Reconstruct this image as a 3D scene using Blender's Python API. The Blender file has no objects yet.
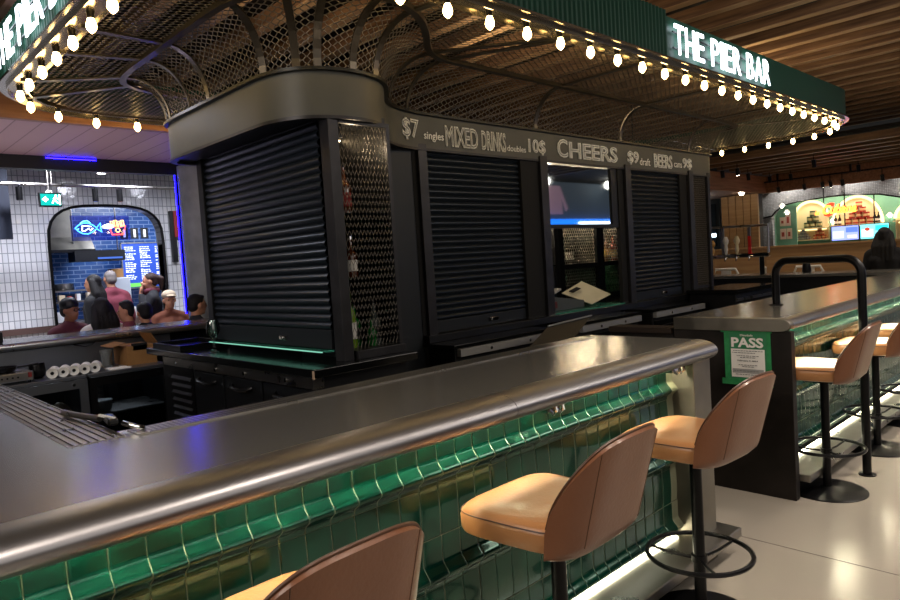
import bpy, bmesh, math, random
import numpy as np
from mathutils import Vector, Matrix
random.seed(7)
rng = np.random.default_rng(7)
PI = math.pi
scene = bpy.context.scene
col = scene.collection

# ------------------------------------------------------------------ camera
F_PX = 676.7
right = Vector((0.71944441, -0.6916944, -0.06291733))
up = Vector((0.08404239, -0.0032248, 0.99645696))
back = Vector((-0.6894466, -0.72218312, 0.05581159))
cam_d = bpy.data.cameras.new('camera')
cam = bpy.data.objects.new('camera', cam_d)
col.objects.link(cam)
cam.matrix_world = Matrix(((right.x, up.x, back.x, 0), (right.y, up.y, back.y, 0), (right.z, up.z, back.z, 1.52), (0, 0, 0, 1)))
cam_d.sensor_width = 36
cam_d.lens = 36 * F_PX / 900
cam_d.clip_start = .02
scene.camera = cam
scene.view_settings.view_transform = 'Standard'
scene.view_settings.look = 'None'
scene.view_settings.gamma = 1
scene.view_settings.use_curve_mapping = False
scene.view_settings.exposure = 0.0

# ------------------------------------------------------------------ materials
MATS = {}
def srgb(h):
    h = h.lstrip('#')
    v = [int(h[i:i+2], 16) / 255 for i in (0, 2, 4)]
    return tuple((c / 12.92 if c <= .04045 else ((c + .055) / 1.055) ** 2.4) for c in v) + (1,)
def pbr(name, c, rough=.5, metal=0., c2=None, nscale=8., stretch=(1, 1, 1), rvar=0., bump=0., bscale=60., coat=0., emit=None, estr=0., trans=0., ior=1.45, spec=.5, alpha=1.):
    if name in MATS: return MATS[name]
    m = bpy.data.materials.new(name); m.use_nodes = True
    nt = m.node_tree; N = nt.nodes; L = nt.links
    b = N['Principled BSDF']
    if isinstance(c, str): c = srgb(c)
    if isinstance(c2, str): c2 = srgb(c2)
    b.inputs['Base Color'].default_value = c
    b.inputs['Roughness'].default_value = rough
    b.inputs['Metallic'].default_value = metal
    b.inputs['Specular IOR Level'].default_value = spec
    b.inputs['IOR'].default_value = ior
    if coat: b.inputs['Coat Weight'].default_value = coat; b.inputs['Coat Roughness'].default_value = .05
    if trans: b.inputs['Transmission Weight'].default_value = trans
    if alpha < 1: b.inputs['Alpha'].default_value = alpha
    if emit is not None:
        b.inputs['Emission Color'].default_value = srgb(emit) if isinstance(emit, str) else emit
        b.inputs['Emission Strength'].default_value = estr
    if c2 is not None or rvar or bump:
        tc = N.new('ShaderNodeTexCoord'); mp = N.new('ShaderNodeMapping'); mp.inputs['Scale'].default_value = stretch
        L.new(tc.outputs['Object'], mp.inputs['Vector'])
        nz = N.new('ShaderNodeTexNoise'); nz.inputs['Scale'].default_value = nscale; nz.inputs['Detail'].default_value = 5
        L.new(mp.outputs[0], nz.inputs['Vector'])
        if c2 is not None:
            r = N.new('ShaderNodeValToRGB'); r.color_ramp.elements[0].position = .35; r.color_ramp.elements[1].position = .65
            r.color_ramp.elements[0].color = c; r.color_ramp.elements[1].color = c2
            L.new(nz.outputs['Fac'], r.inputs[0]); L.new(r.outputs[0], b.inputs['Base Color'])
        if rvar:
            mr = N.new('ShaderNodeMapRange'); mr.inputs['From Min'].default_value = .3; mr.inputs['From Max'].default_value = .7
            mr.inputs['To Min'].default_value = max(0, rough - rvar); mr.inputs['To Max'].default_value = rough + rvar
            L.new(nz.outputs['Fac'], mr.inputs['Value']); L.new(mr.outputs[0], b.inputs['Roughness'])
        if bump:
            n2 = N.new('ShaderNodeTexNoise'); n2.inputs['Scale'].default_value = bscale; n2.inputs['Detail'].default_value = 3
            L.new(mp.outputs[0], n2.inputs['Vector'])
            bp = N.new('ShaderNodeBump'); bp.inputs['Strength'].default_value = bump; bp.inputs['Distance'].default_value = .01
            L.new(n2.outputs['Fac'], bp.inputs['Height']); L.new(bp.outputs[0], b.inputs['Normal'])
    MATS[name] = m
    return m
def glow(name, c, s):
    if name in MATS: return MATS[name]
    m = bpy.data.materials.new(name); m.use_nodes = True
    nt = m.node_tree; nt.nodes.clear()
    e = nt.nodes.new('ShaderNodeEmission'); o = nt.nodes.new('ShaderNodeOutputMaterial')
    e.inputs[0].default_value = srgb(c); e.inputs[1].default_value = s
    nt.links.new(e.outputs[0], o.inputs[0]); MATS[name] = m
    return m
def clear_glass(name, tint=(.85, .95, .92, 1), refl=.12, rough=.02):
    m = bpy.data.materials.new(name); m.use_nodes = True
    nt = m.node_tree; nt.nodes.clear(); N = nt.nodes
    t = N.new('ShaderNodeBsdfTransparent'); t.inputs[0].default_value = tint
    g = N.new('ShaderNodeBsdfGlossy'); g.inputs['Roughness'].default_value = rough
    fr = N.new('ShaderNodeFresnel'); fr.inputs[0].default_value = 1.45
    ad = N.new('ShaderNodeMath'); ad.operation = 'ADD'; ad.inputs[1].default_value = refl; ad.use_clamp = True
    mx = N.new('ShaderNodeMixShader'); o = N.new('ShaderNodeOutputMaterial')
    nt.links.new(fr.outputs[0], ad.inputs[0]); nt.links.new(ad.outputs[0], mx.inputs[0])
    nt.links.new(t.outputs[0], mx.inputs[1]); nt.links.new(g.outputs[0], mx.inputs[2]); nt.links.new(mx.outputs[0], o.inputs[0])
    MATS[name] = m
    return m
def brickmat(name, c1, c2, mortar, w, h, msize, rough, plane='xz', offset=0., bump=.4, coat=0., metal=0.):
    m = bpy.data.materials.new(name); m.use_nodes = True
    nt = m.node_tree; N = nt.nodes; L = nt.links; b = N['Principled BSDF']
    tc = N.new('ShaderNodeTexCoord'); sp = N.new('ShaderNodeSeparateXYZ'); cb = N.new('ShaderNodeCombineXYZ')
    L.new(tc.outputs['Object'], sp.inputs[0]); L.new(sp.outputs[plane[0].upper()], cb.inputs['X']); L.new(sp.outputs[plane[1].upper()], cb.inputs['Y'])
    br = N.new('ShaderNodeTexBrick'); br.offset = offset; br.inputs['Scale'].default_value = 1
    br.inputs['Brick Width'].default_value = w; br.inputs['Row Height'].default_value = h; br.inputs['Mortar Size'].default_value = msize
    br.inputs['Color1'].default_value = srgb(c1); br.inputs['Color2'].default_value = srgb(c2); br.inputs['Mortar'].default_value = srgb(mortar)
    L.new(cb.outputs[0], br.inputs['Vector']); L.new(br.outputs['Color'], b.inputs['Base Color'])
    b.inputs['Roughness'].default_value = rough; b.inputs['Metallic'].default_value = metal
    if coat: b.inputs['Coat Weight'].default_value = coat
    nz = N.new('ShaderNodeTexNoise'); nz.inputs['Scale'].default_value = 9; L.new(tc.outputs['Object'], nz.inputs['Vector'])
    mt = N.new('ShaderNodeMath'); mt.operation = 'SUBTRACT'; L.new(nz.outputs['Fac'], mt.inputs[0]); L.new(br.outputs['Fac'], mt.inputs[1])
    bp = N.new('ShaderNodeBump'); bp.inputs['Strength'].default_value = bump; bp.inputs['Distance'].default_value = .01
    L.new(mt.outputs[0], bp.inputs['Height']); L.new(bp.outputs[0], b.inputs['Normal'])
    MATS[name] = m
    return m

M = {}
M['top'] = pbr('brushed_steel_top', '#908d87', .22, .8, c2='#969389', nscale=2)
M['roll'] = pbr('polished_steel_edge', '#98979a', .36, 1.)
M['steel'] = pbr('stainless', '#9b9893', .32, 1., rvar=.08, nscale=6)
M['steeld'] = pbr('dull_stainless', '#77736a', .42, .9, c2='#8c877c', nscale=5, rvar=.1)
M['chrome'] = pbr('chrome', '#d8d8d8', .08, 1.)
M['tile'] = pbr('green_glaze', '#02211a', .15, 0, c2='#04382a', nscale=16, coat=.3, bump=.05, bscale=16, spec=1.)
M['tile'].node_tree.nodes['Principled BSDF'].inputs['Specular Tint'].default_value = (.5, 1, .75, 1)
M['grout'] = pbr('grout', '#73765f', .8)
M['black'] = pbr('black_paint', '#0c0e11', .45, .2, bump=.03)
M['blackm'] = pbr('black_metal', '#141416', .35, .6)
M['blackgl'] = pbr('black_counter', '#0c0d0e', .16, 0, bump=.02)
M['shut'] = pbr('shutter_slat', '#262e37', .36, .5)
M['panel'] = pbr('charcoal_panel', '#181d22', .5, .1)
M['post'] = pbr('dark_steel_post', '#2f2f31', .42, .6, c2='#3a393c', nscale=7)
M['fascia'] = pbr('fascia_metal', '#494a45', .5, 0, c2='#50514b', nscale=2.5)
M['lip'] = pbr('fascia_lip', '#191b1c', .35, .5)
M['darkpanel'] = pbr('dark_burnished_metal', '#1d1a18', .45, .5, c2='#2c2724', nscale=4, rvar=.1)
M['mesh'] = pbr('expanded_metal', '#7a746b', .42, .6)
M['frame'] = pbr('canopy_frame', '#5a554e', .32, .85)
M['channel'] = pbr('canopy_channel', '#9c9484', .18, .9)
M['valance'] = pbr('green_valance', '#0d4736', .5, 0)
M['leather'] = pbr('tan_leather', '#9c6c42', .36, 0, c2='#a4744a', nscale=6, bump=.08, bscale=90, coat=.15)
M['leatherb'] = pbr('brown_leather', '#6a4129', .34, 0, c2='#714830', nscale=6, bump=.08, bscale=90, coat=.2)
M['piping'] = pbr('dark_piping', '#4d3120', .4)
M['floor'] = pbr('polished_concrete', '#918b80', .22, 0, c2='#968f84', nscale=1.2)
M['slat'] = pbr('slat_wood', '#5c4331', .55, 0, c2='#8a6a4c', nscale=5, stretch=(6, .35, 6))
M['slat_lit'] = pbr('slat_lit_underside', '#9b7c5b', .55, 0, c2='#b29673', nscale=5, stretch=(6, .35, 6))  # paler copy of the slat wood, light from below painted in
M['wood'] = pbr('pine_panel', '#7a4f34', .5, 0, c2='#95674a', nscale=4, stretch=(.4, 6, 6))
M['woodp'] = pbr('soffit_wood', '#8a6a66', .5, 0, c2='#a28480', nscale=4, stretch=(6, .4, 6))
M['oak'] = pbr('oak_front', '#96714a', .5, 0, c2='#a88458', nscale=4, stretch=(6, .4, 6))
M['dark'] = pbr('dark_void', '#08090b', .8)
M['ceil'] = pbr('dark_ceiling', '#16120f', .8)
M['conc'] = pbr('concrete', '#7d8381', .75, 0, c2='#929896', nscale=5, bump=.1, bscale=20)
M['white'] = pbr('white_plastic', '#d8d6cf', .5)
M['paper'] = pbr('paper', '#e8e6e0', .7)
M['chalk'] = pbr('chalk', '#f6f6f0', .9)
M['darksteel'] = pbr('dark_brushed_steel', '#7b7f86', .32, .85)
M['letter'] = glow('sign_letter', '#e8f6ff', 3.2)
M['bulb'] = glow('warm_bulb', '#ffd488', 16)
M['glass'] = clear_glass('clear_glass')
M['rail'] = pbr('satin_rail', '#a3a3a1', .45, .6)
M['tealsill'] = pbr('teal_glass_edge', '#2f6d5c', .15, 0)
M['gshelf'] = clear_glass('green_shelf_glass', (.35, .75, .62, 1), .2)
M['gdark'] = clear_glass('fridge_glass', (.55, .58, .6, 1), .04)
M['pane'] = pbr('hatch_pane', '#8a9298', .03, .95)
M['card'] = pbr('cardboard', '#8a6236', .8, 0, c2='#966c3e', nscale=8)
M['skin'] = pbr('skin', '#b98467', .5, 0)
M['skind'] = pbr('brown_skin', '#7a4f38', .5, 0)
M['hairb'] = pbr('black_hair', '#080606', .7, 0, bump=.5, bscale=40, stretch=(4, 4, .5))
M['hairbr'] = pbr('brown_hair', '#2a140c', .65, 0, bump=.5, bscale=40, stretch=(4, 4, .5))
M['hairg'] = pbr('grey_hair', '#6c6664', .6)

# ------------------------------------------------------------------ mesh builder
class MB:
    def __init__(s): s.v = []; s.f = []
    def add(s, vs, fs):
        n = len(s.v); s.v += [tuple(p) for p in vs]; s.f += [tuple(i + n for i in f) for f in fs]; return s
    def box(s, x0, x1, y0, y1, z0, z1):
        return s.add([(x0,y0,z0),(x1,y0,z0),(x1,y1,z0),(x0,y1,z0),(x0,y0,z1),(x1,y0,z1),(x1,y1,z1),(x0,y1,z1)],
                     [(3,2,1,0),(4,5,6,7),(0,1,5,4),(1,2,6,5),(2,3,7,6),(3,0,4,7)])
    def obox(s, c, ax, ay, az):
        c, ax, ay, az = map(Vector, (c, ax, ay, az))
        vs = [c - ax - ay - az, c + ax - ay - az, c + ax + ay - az, c - ax + ay - az, c - ax - ay + az, c + ax - ay + az, c + ax + ay + az, c - ax + ay + az]
        return s.add(vs, [(3,2,1,0),(4,5,6,7),(0,1,5,4),(1,2,6,5),(2,3,7,6),(3,0,4,7)])
    def beam(s, a, b, w, h, upv=(0, 0, 1)):
        a, b, u = Vector(a), Vector(b), Vector(upv); d = (b - a)
        sd = d.cross(u).normalized(); u2 = sd.cross(d).normalized()
        return s.obox((a + b) / 2, d / 2, sd * w / 2, u2 * h / 2)
    def prism(s, poly, z0, z1):
        n = len(poly)
        return s.add([(x, y, z0) for x, y in poly] + [(x, y, z1) for x, y in poly],
                     [tuple(range(n))[::-1], tuple(range(n, 2*n))] + [(i, (i+1) % n, n + (i+1) % n, n + i) for i in range(n)])
    def prismx(s, poly, x0, x1):       # poly in (y,z)
        n = len(poly)
        return s.add([(x0, y, z) for y, z in poly] + [(x1, y, z) for y, z in poly],
                     [tuple(range(n))[::-1], tuple(range(n, 2*n))] + [(i, (i+1) % n, n + (i+1) % n, n + i) for i in range(n)])
    def prismy(s, poly, y0, y1):       # poly in (x,z)
        n = len(poly)
        return s.add([(x, y0, z) for x, z in poly] + [(x, y1, z) for x, z in poly],
                     [tuple(range(n)), tuple(range(n, 2*n))[::-1]] + [(i, n + i, n + (i+1) % n, (i+1) % n) for i in range(n)])
    def tube(s, pts, r, n=8, closed=False, rs=None, cap=True):
        pts = [Vector(p) for p in pts]; m = len(pts); base = len(s.v); prev = None
        for k, p in enumerate(pts):
            if closed: d = pts[(k+1) % m] - pts[k-1]
            else: d = pts[min(k+1, m-1)] - pts[max(k-1, 0)]
            d.normalize()
            if prev is None:
                a = d.cross(Vector((0, 0, 1)) if abs(d.z) < .9 else Vector((1, 0, 0))).normalized()
            else: a = (prev - d * prev.dot(d)).normalized()
            prev = a; b = d.cross(a); rr = rs[k] if rs else r
            for j in range(n):
                t = 2*PI*j/n; s.v.append(tuple(p + a*rr*math.cos(t) + b*rr*math.sin(t)))
        for k in range(m if closed else m-1):
            k2 = (k+1) % m
            for j in range(n):
                j2 = (j+1) % n; s.f.append((base+k*n+j, base+k*n+j2, base+k2*n+j2, base+k2*n+j))
        if not closed and cap:
            s.f.append(tuple(base+j for j in range(n))[::-1]); s.f.append(tuple(base+(m-1)*n+j for j in range(n)))
        return s
    def cyl(s, a, b, r, r2=None, n=16): return s.tube([a, b], r, n, rs=[r, r if r2 is None else r2])
    def lathe(s, prof, c=(0, 0, 0), n=20):
        base = len(s.v); m = len(prof)
        for r, z in prof:
            for j in range(n):
                t = 2*PI*j/n; s.v.append((c[0] + r*math.cos(t), c[1] + r*math.sin(t), c[2] + z))
        for k in range(m-1):
            for j in range(n):
                j2 = (j+1) % n; s.f.append((base+k*n+j, base+k*n+j2, base+(k+1)*n+j2, base+(k+1)*n+j))
        s.f.append(tuple(base+j for j in range(n))[::-1]); s.f.append(tuple(base+(m-1)*n+j for j in range(n)))
        return s
    def sphere(s, c, r, n=12, m=8, sc=(1, 1, 1)):
        prof = [(max(1e-4, math.sin(PI*k/m)), -math.cos(PI*k/m)) for k in range(m+1)]
        base = len(s.v); s.lathe(prof, (0, 0, 0), n)
        for i in range(base, len(s.v)):
            x, y, z = s.v[i]; s.v[i] = (c[0]+x*r*sc[0], c[1]+y*r*sc[1], c[2]+z*r*sc[2])
        return s
    def sweep(s, path, prof, closed=False):   # path: [(x,y)], prof: [(offset outward-left, z)] closed loop
        P = [Vector(p) for p in path]; m = len(P); base = len(s.v); n = len(prof)
        for k in range(m):
            if closed: d = P[(k+1) % m] - P[k-1]
            else: d = P[min(k+1, m-1)] - P[max(k-1, 0)]
            d.normalize(); nn = Vector((-d.y, d.x))
            for o, z in prof: q = P[k] + nn*o; s.v.append((q.x, q.y, z))
        for k in range(m if closed else m-1):
            k2 = (k+1) % m
            for j in range(n):
                j2 = (j+1) % n; s.f.append((base+k*n+j, base+k2*n+j, base+k2*n+j2, base+k*n+j2))
        if not closed:
            s.f.append(tuple(base+j for j in range(n))); s.f.append(tuple(base+(m-1)*n+j for j in range(n))[::-1])
        return s
    def build(s, name, mat, parent=None, smooth=False, bevel=0., kind=None, label=None, seg=2, fix=True):
        me = bpy.data.meshes.new(name); me.from_pydata(s.v, [], s.f)
        if fix:
            bm = bmesh.new(); bm.from_mesh(me); bmesh.ops.recalc_face_normals(bm, faces=bm.faces); bm.to_mesh(me); bm.free()
        return link(name, me, mat, parent, smooth, bevel, kind, label, seg)
def link(name, me, mat, parent=None, smooth=False, bevel=0., kind=None, label=None, seg=2):
    me.materials.append(mat)
    if smooth:
        me.shade_smooth()
        try: me.set_sharp_from_angle(angle=math.radians(40))
        except Exception: pass
    o = bpy.data.objects.new(name, me); col.objects.link(o)
    if bevel:
        b = o.modifiers.new('Bevel', 'BEVEL'); b.width = bevel; b.segments = seg; b.limit_method = 'ANGLE'
    if kind: o['kind'] = kind
    if label: o['label'] = label
    if parent is not None: adopt(o, parent)
    return o
def wpos(q):
    v = q.location.copy()
    if q.parent is not None: v = v + q.matrix_parent_inverse.translation + wpos(q.parent)
    return v
def adopt(o, parent):
    o.parent = parent
    off = wpos(parent)
    if off.length > 1e-7: o.matrix_parent_inverse = Matrix.Translation(-off)
def thing(name, label, cat, loc=(0, 0, 0), group=None):
    o = bpy.data.objects.new(name, None); col.objects.link(o); o.location = loc; o.empty_display_size = .05
    o['label'] = label; o['category'] = cat
    if group: o['group'] = group
    return o
def tag(o, label, cat, group=None):
    o['label'] = label; o['category'] = cat
    if group: o['group'] = group
    return o
def copy_tree(o, parent=None):
    c = o.copy(); col.objects.link(c)
    if parent is not None: c.parent = parent
    for ch in list(o.children): copy_tree(ch, c)
    return c
def text_mesh(name, s, mat, origin, xdir, updir, height, width=None, parent=None, outline=0., extrude=.002, offset=0., align='LEFT', label=None, kind=None):
    cu = bpy.data.curves.new('t', 'FONT'); cu.body = s; cu.size = 1; cu.extrude = extrude / max(height, 1e-3) * .7 if not outline else 0
    cu.resolution_u = 3
    if offset: cu.offset = offset
    if outline:
        cu.fill_mode = 'NONE'; cu.bevel_depth = outline; cu.bevel_resolution = 0
    tmp = bpy.data.objects.new('t', cu); col.objects.link(tmp)
    dg = bpy.context.evaluated_depsgraph_get(); dg.update()
    me = bpy.data.meshes.new_from_object(tmp.evaluated_get(dg))
    bpy.data.objects.remove(tmp); bpy.data.curves.remove(cu)
    co = np.array([v.co[:] for v in me.vertices]) if len(me.vertices) else np.zeros((1, 3))
    mn, mx = co.min(0), co.max(0)
    sy = height / max(mx[1] - mn[1], 1e-4); sx = sy if width is None else width / max(mx[0] - mn[0], 1e-4)
    X = Vector(xdir).normalized(); U = Vector(updir).normalized(); Nn = X.cross(U)
    o0 = Vector(origin)
    for v in me.vertices:
        x = (v.co.x - mn[0]) * sx; y = (v.co.y - mn[1]) * sy; z = v.co.z * (sx if outline else height)
        if align == 'CENTER': x -= (mx[0] - mn[0]) * sx / 2
        v.co = o0 + X * x + U * y + Nn * z
    me.materials.clear()
    return link(name, me, mat, parent, label=label, kind=kind), (mx[0] - mn[0]) * sx
def chaikin(pts, k=2, closed=True):
    P = [np.array(p, float) for p in pts]
    for _ in range(k):
        Q = []
        n = len(P)
        for i in range(n if closed else n-1):
            a, b = P[i], P[(i+1) % n]; Q += [a*.75 + b*.25, a*.25 + b*.75]
        if not closed: Q = [P[0]] + Q + [P[-1]]
        P = Q
    return np.array(P)
def light(name, typ, loc, power, color='#ffffff', size=.3, target=None, spot=None, blend=.5, size_y=None):
    l = bpy.data.lights.new(name, typ); l.energy = power; l.color = srgb(color)[:3]
    if typ == 'AREA':
        l.size = size
        if size_y: l.shape = 'RECTANGLE'; l.size_y = size_y
    elif typ == 'SPOT': l.shadow_soft_size = size; l.spot_size = math.radians(spot or 80); l.spot_blend = blend
    else: l.shadow_soft_size = size
    o = bpy.data.objects.new(name, l); col.objects.link(o); o.location = loc
    d = (Vector(target) - Vector(loc)) if target else Vector((0, 0, -1))
    o.rotation_euler = d.to_track_quat('-Z', 'Y').to_euler()
    return o
# ------------------------------------------------------------------ setting
def struct(mb, name, mat, **k): return mb.build(name, mat, kind='structure', **k)
struct(MB().box(-8, 24, -8, 17, -.1, 0), 'floor', M['floor'])
# seams between floor slabs
M['seam'] = pbr('floor_seam', '#6f675d', .6)
sm = MB()
for x in (3.42, 7.4): sm.box(x, x + .006, -8, 6, 0, .0012)
for y in (.62,): sm.box(2.2, 18, y, y + .006, 0, .0012)
struct(sm, 'trim_1', M['seam'])
struct(MB().box(-8, 24, -8, 17, 4.1, 4.2), 'ceiling', M['ceil'])
# rear tiled wall with an arched pass-through (plane y = 11)
M['wtile'] = brickmat('white_glazed_tile', '#c2c4c8', '#d0d0d2', '#8a8e92', .068, .135, .006, .16, 'xz', 0, .5, .3)
def arch_profile(x0, x1, zs, zt, n=14):
    a = (x1 - x0) / 2; c = (x0 + x1) / 2; out = []
    for k in range(n + 1):
        t = PI - PI * k / n
        ct, st = math.cos(t), math.sin(t); e = .62
        out.append((c + a * math.copysign(abs(ct) ** e, ct), zs + (zt - zs) * st ** e))
    return out
AX0, AX1 = 2.62, 4.24
ap = arch_profile(AX0, AX1, 2.1, 2.70)
w = MB()
def arch_wall(mb, X0, X1, z0, z1, arch, y0, y1, zb):
    # front and back faces as strips around the arch, plus the reveal
    x0, x1 = arch[0][0], arch[-1][0]
    mb.box(X0, x0, y0, y1, z0, z1); mb.box(x1, X1, y0, y1, z0, z1)
    for (xa, za), (xb, zb_) in zip(arch[:-1], arch[1:]):
        if xb - xa < 1e-5: continue
        mb.add([(xa,y0,za),(xb,y0,zb_),(xb,y0,z1),(xa,y0,z1),(xa,y1,za),(xb,y1,zb_),(xb,y1,z1),(xa,y1,z1)],
               [(0,1,2,3),(7,6,5,4),(0,4,5,1),(3,2,6,7)])
    if zb > z0: mb.box(x0, x1, y0, y1, z0, zb)
arch_wall(w, -6, 9.5, 0, 3.22, ap, 11, 11.22, .95)
struct(w, 'wall_back', M['wtile'], fix=False)
rv = MB()
M['reveal'] = pbr('pale_reveal', '#9aa0ac', .5)
full = [(AX0, .95)] + ap + [(AX1, .95)]
for (xa, za), (xb, zb_) in zip(full[:-1], full[1:]):
    rv.add([(xa,10.985,za),(xb,10.985,zb_),(xb,11.25,zb_),(xa,11.25,za)], [(0,1,2,3)])
struct(rv, 'trim_2', M['reveal'])
fr = MB().tube([(x, 10.98, z) for x, z in full], .022, 6)
struct(fr, 'trim_3', M['blackm'])
struct(MB().box(-6, 9.5, 10.9, 11.22, 3.22, 4.1), 'wall_back_upper', M['dark'])
struct(MB().box(1.2, 9.5, 10.97, 11.0, .88, .97), 'baseboard_back', pbr('brown_rail', '#4b3630', .6))
# kitchen behind the opening
M['btile'] = brickmat('blue_glazed_tile', '#2a4a80', '#355a94', '#6f88b0', .20, .075, .008, .2, 'xz', .5, .4, .3)
struct(MB().box(1.5, 7.2, 13.6, 13.7, 0, 3.2), 'wall_kitchen', M['btile'])
struct(MB().box(7.2, 7.3, 11.22, 13.7, 0, 3.2).box(1.4, 1.5, 11.22, 13.7, 0, 3.2), 'wall_kitchen_side', M['wtile'])
struct(MB().box(1.4, 7.3, 11.22, 13.7, 3.2, 3.25), 'ceiling_kitchen', pbr('grey_blue', '#59617a', .7))
# rear soffit of pale boards with a brown front beam
M['soff'] = brickmat('board_soffit', '#b08d80', '#bf9d90', '#86685e', 9, .2, .006, .55, 'yx', 0, .1)
struct(MB().box(-6, 7, 6.45, 8.2, 2.92, 2.98), 'ceiling_soffit', M['soff'])
struct(MB().box(-6, 7, 6.38, 6.45, 2.9, 3.14), 'trim_4', M['wood'])
struct(MB().box(-6, 7, 8.2, 8.32, 2.78, 2.98), 'trim_5', pbr('soffit_steel', '#26282c', .5, .4))
struct(MB().box(-6, 9, 8.32, 10.9, 3.3, 3.36), 'ceiling_dark', M['dark'])
# concrete column
cb = MB().lathe([(.30, 0), (.30, 2.86)], (3.64, 8.0, 0), 28)
struct(cb, 'column', M['conc'], smooth=True)
# slatted timber ceiling, fins run along y
fin = MB(); edge = MB(); k = 0
x = -1.0
while x < 15.3:
    d = .20 + .05 * ((k * 7) % 3)
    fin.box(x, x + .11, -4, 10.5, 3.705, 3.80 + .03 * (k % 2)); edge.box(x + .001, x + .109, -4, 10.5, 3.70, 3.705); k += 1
    x += .46
struct(fin, 'ceiling_slats', M['slat']); struct(edge, 'ceiling_slat_lit_undersides', M['slat_lit'])  # thin undersides carry the painted light
fin = MB(); x = 11.9
while x < 15.9:
    fin.box(x, x + .12, 0, 5.9, 2.97, 3.09); x += .55
struct(fin, 'ceiling_beams', M['slat'])
# brown drop beam round the far corner
struct(MB().box(11.8, 16.0, 0, 6.05, 3.12, 3.16), 'ceiling_far', M['ceil'])
struct(MB().box(15.5, 15.6, 1.2, 5.95, 2.6, 2.96), 'trim_6', M['wood'])
struct(MB().box(9.5, 15.5, 5.95, 6.05, 2.6, 2.96), 'trim_7', M['wood'])
struct(MB().box(9.5, 18, 6.05, 9.5, 2.62, 2.68), 'ceiling_right', pbr('lit_soffit', '#8b6e5c', .6))
# far right shop wall, grey mosaic, wide arched opening
M['mosaic'] = brickmat('grey_mosaic', '#8b8e94', '#a3a5aa', '#6d7076', .032, .032, .004, .25, 'yz', 0, .5, .2)
ys = [(6.02, 2.1), (5.93, 2.2), (5.74, 2.32), (5.42, 2.37), (4.82, 2.405), (4.44, 2.40), (3.9, 2.35), (3.5, 2.24), (3.2, 2.0), (2.9, 1.5)]
g = MB(); X0, X1 = 16.0, 16.12
for (ya, za), (yb, zb_) in zip(ys[:-1], ys[1:]):
    g.add([(X0,ya,za),(X0,yb,zb_),(X0,yb,3.4),(X0,ya,3.4),(X1,ya,za),(X1,yb,zb_),(X1,yb,3.4),(X1,ya,3.4)], [(0,1,2,3),(7,6,5,4),(0,4,5,1)])
g.box(X0, X1, 6.02, 7.2, 0, 3.4); g.box(X0, X1, 1.2, 2.9, 0, 3.4)
struct(g, 'wall_right', M['mosaic'])
tr = MB().tube([(15.98, y, z) for y, z in [(6.35, 2.05)] + ys[0:1] + ys], .018, 6)
struct(tr, 'trim_8', M['blackm'])
M['sage'] = pbr('sage_green', '#5f8f78', .5, 0, c2='#6c9b84', nscale=3)
struct(MB().box(16.9, 17.0, 1.5, 6.1, 0, 3.2), 'wall_shop', M['sage'])
struct(MB().box(16.12, 16.9, 6.02, 6.1, 0, 3.0), 'wall_shop_side', M['sage'])
struct(MB().box(16.12, 16.9, 1.5, 6.1, 2.62, 2.7), 'ceiling_shop', M['white'])
struct(MB().box(15.9, 18, 7.2, 12, 0, 3.4), 'wall_far', pbr('blue_grey_wall', '#39434b', .6))
# distant enclosure, so reflections see a hall and not a void
M['hallwall'] = pbr('hall_wall', '#4a4b50', .6, 0, c2='#36383c', nscale=2)
struct(MB().box(-8, 24, -8.1, -8, 0, 4.1), 'wall_front', M['hallwall'])
struct(MB().box(-8.1, -8, -8, 17, 0, 4.1), 'wall_left', M['hallwall'])

# timber-clad column at the far right: each board shows
wc = thing('timber_column', 'tall column clad in upright timber boards in front of the grey tiled wall', 'column', (15.4, 6.4, 0))
MB().box(15.37, 15.6, 6.07, 6.85, 0, 2.6).build('core', M['dark'], wc)
for i in range(5):
    y = 6.06 + i * .165
    MB().box(15.30, 15.37, y, y + .150, 0, 2.6).build('board', M['oak'], wc)

# ------------------------------------------------------------------ bars
def tile_front(x0, x1, yface, parent, tw=.082, rows=5, z_top=.975, rh=.165):
    mb = MB(); gr = MB(); g = .0028
    def bump_(t):
        ss = lambda q: q * q * (3 - 2 * q)
        if t < .48 or t > .94: return 0
        return ss((t - .48) / .27) if t < .75 else ss((.94 - t) / .19)
    def off(row, t):
        if row % 2 == 0:
            o = .003 + .027 * bump_(t)
        else: o = .004 * math.sin(PI * t)
        return o
    T = [0, .15, .3, .45, .50, .54, .58, .62, .66, .70, .74, .78, .82, .86, .90, .94, 1.0]
    n = int((x1 - x0) / tw)
    for r in range(rows):
        for i in range(n):
            xa = x0 + i * tw + g / 2; xb = xa + tw - g; ja, jb = rng.normal(0, .0005, 2); tz = rng.normal(0, .0008)
            vs = []; 
            for t in T:
                z = z_top - r * rh - g / 2 - t * (rh - g); o = off(r, t)
                y = yface - o
                vs += [(xa, y + ja + tz * (t - .5) + .0012, z), (xa + .003, y + ja + tz * (t - .5), z), (xa + .006, y + ja + tz * (t - .5), z), (xb - .006, y + jb + tz * (t - .5), z), (xb - .003, y + jb + tz * (t - .5), z), (xb, y + jb + tz * (t - .5) + .0012, z)]
            fs = []
            for q in range(len(T) - 1):
                for j in range(5): a = q * 6 + j; fs.append((a, a + 1, a + 7, a + 6))
            mb.add(vs, fs)
        pr = []
        for t in T:
            pr.append((yface - off(r, t) + .0025, z_top - r * rh - t * rh))
        for (ya, za), (yb, zb_) in zip(pr[:-1], pr[1:]): gr.add([(x0, ya, za), (x1, ya, za), (x1, yb, zb_), (x0, yb, zb_)], [(0, 1, 2, 3)])
    o = mb.build('tiled_front', M['tile'], parent, smooth=True, label='rippled bottle green glazed tiles', fix=False)
    gr.build('grout', M['grout'], o, fix=False)
    return o
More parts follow.
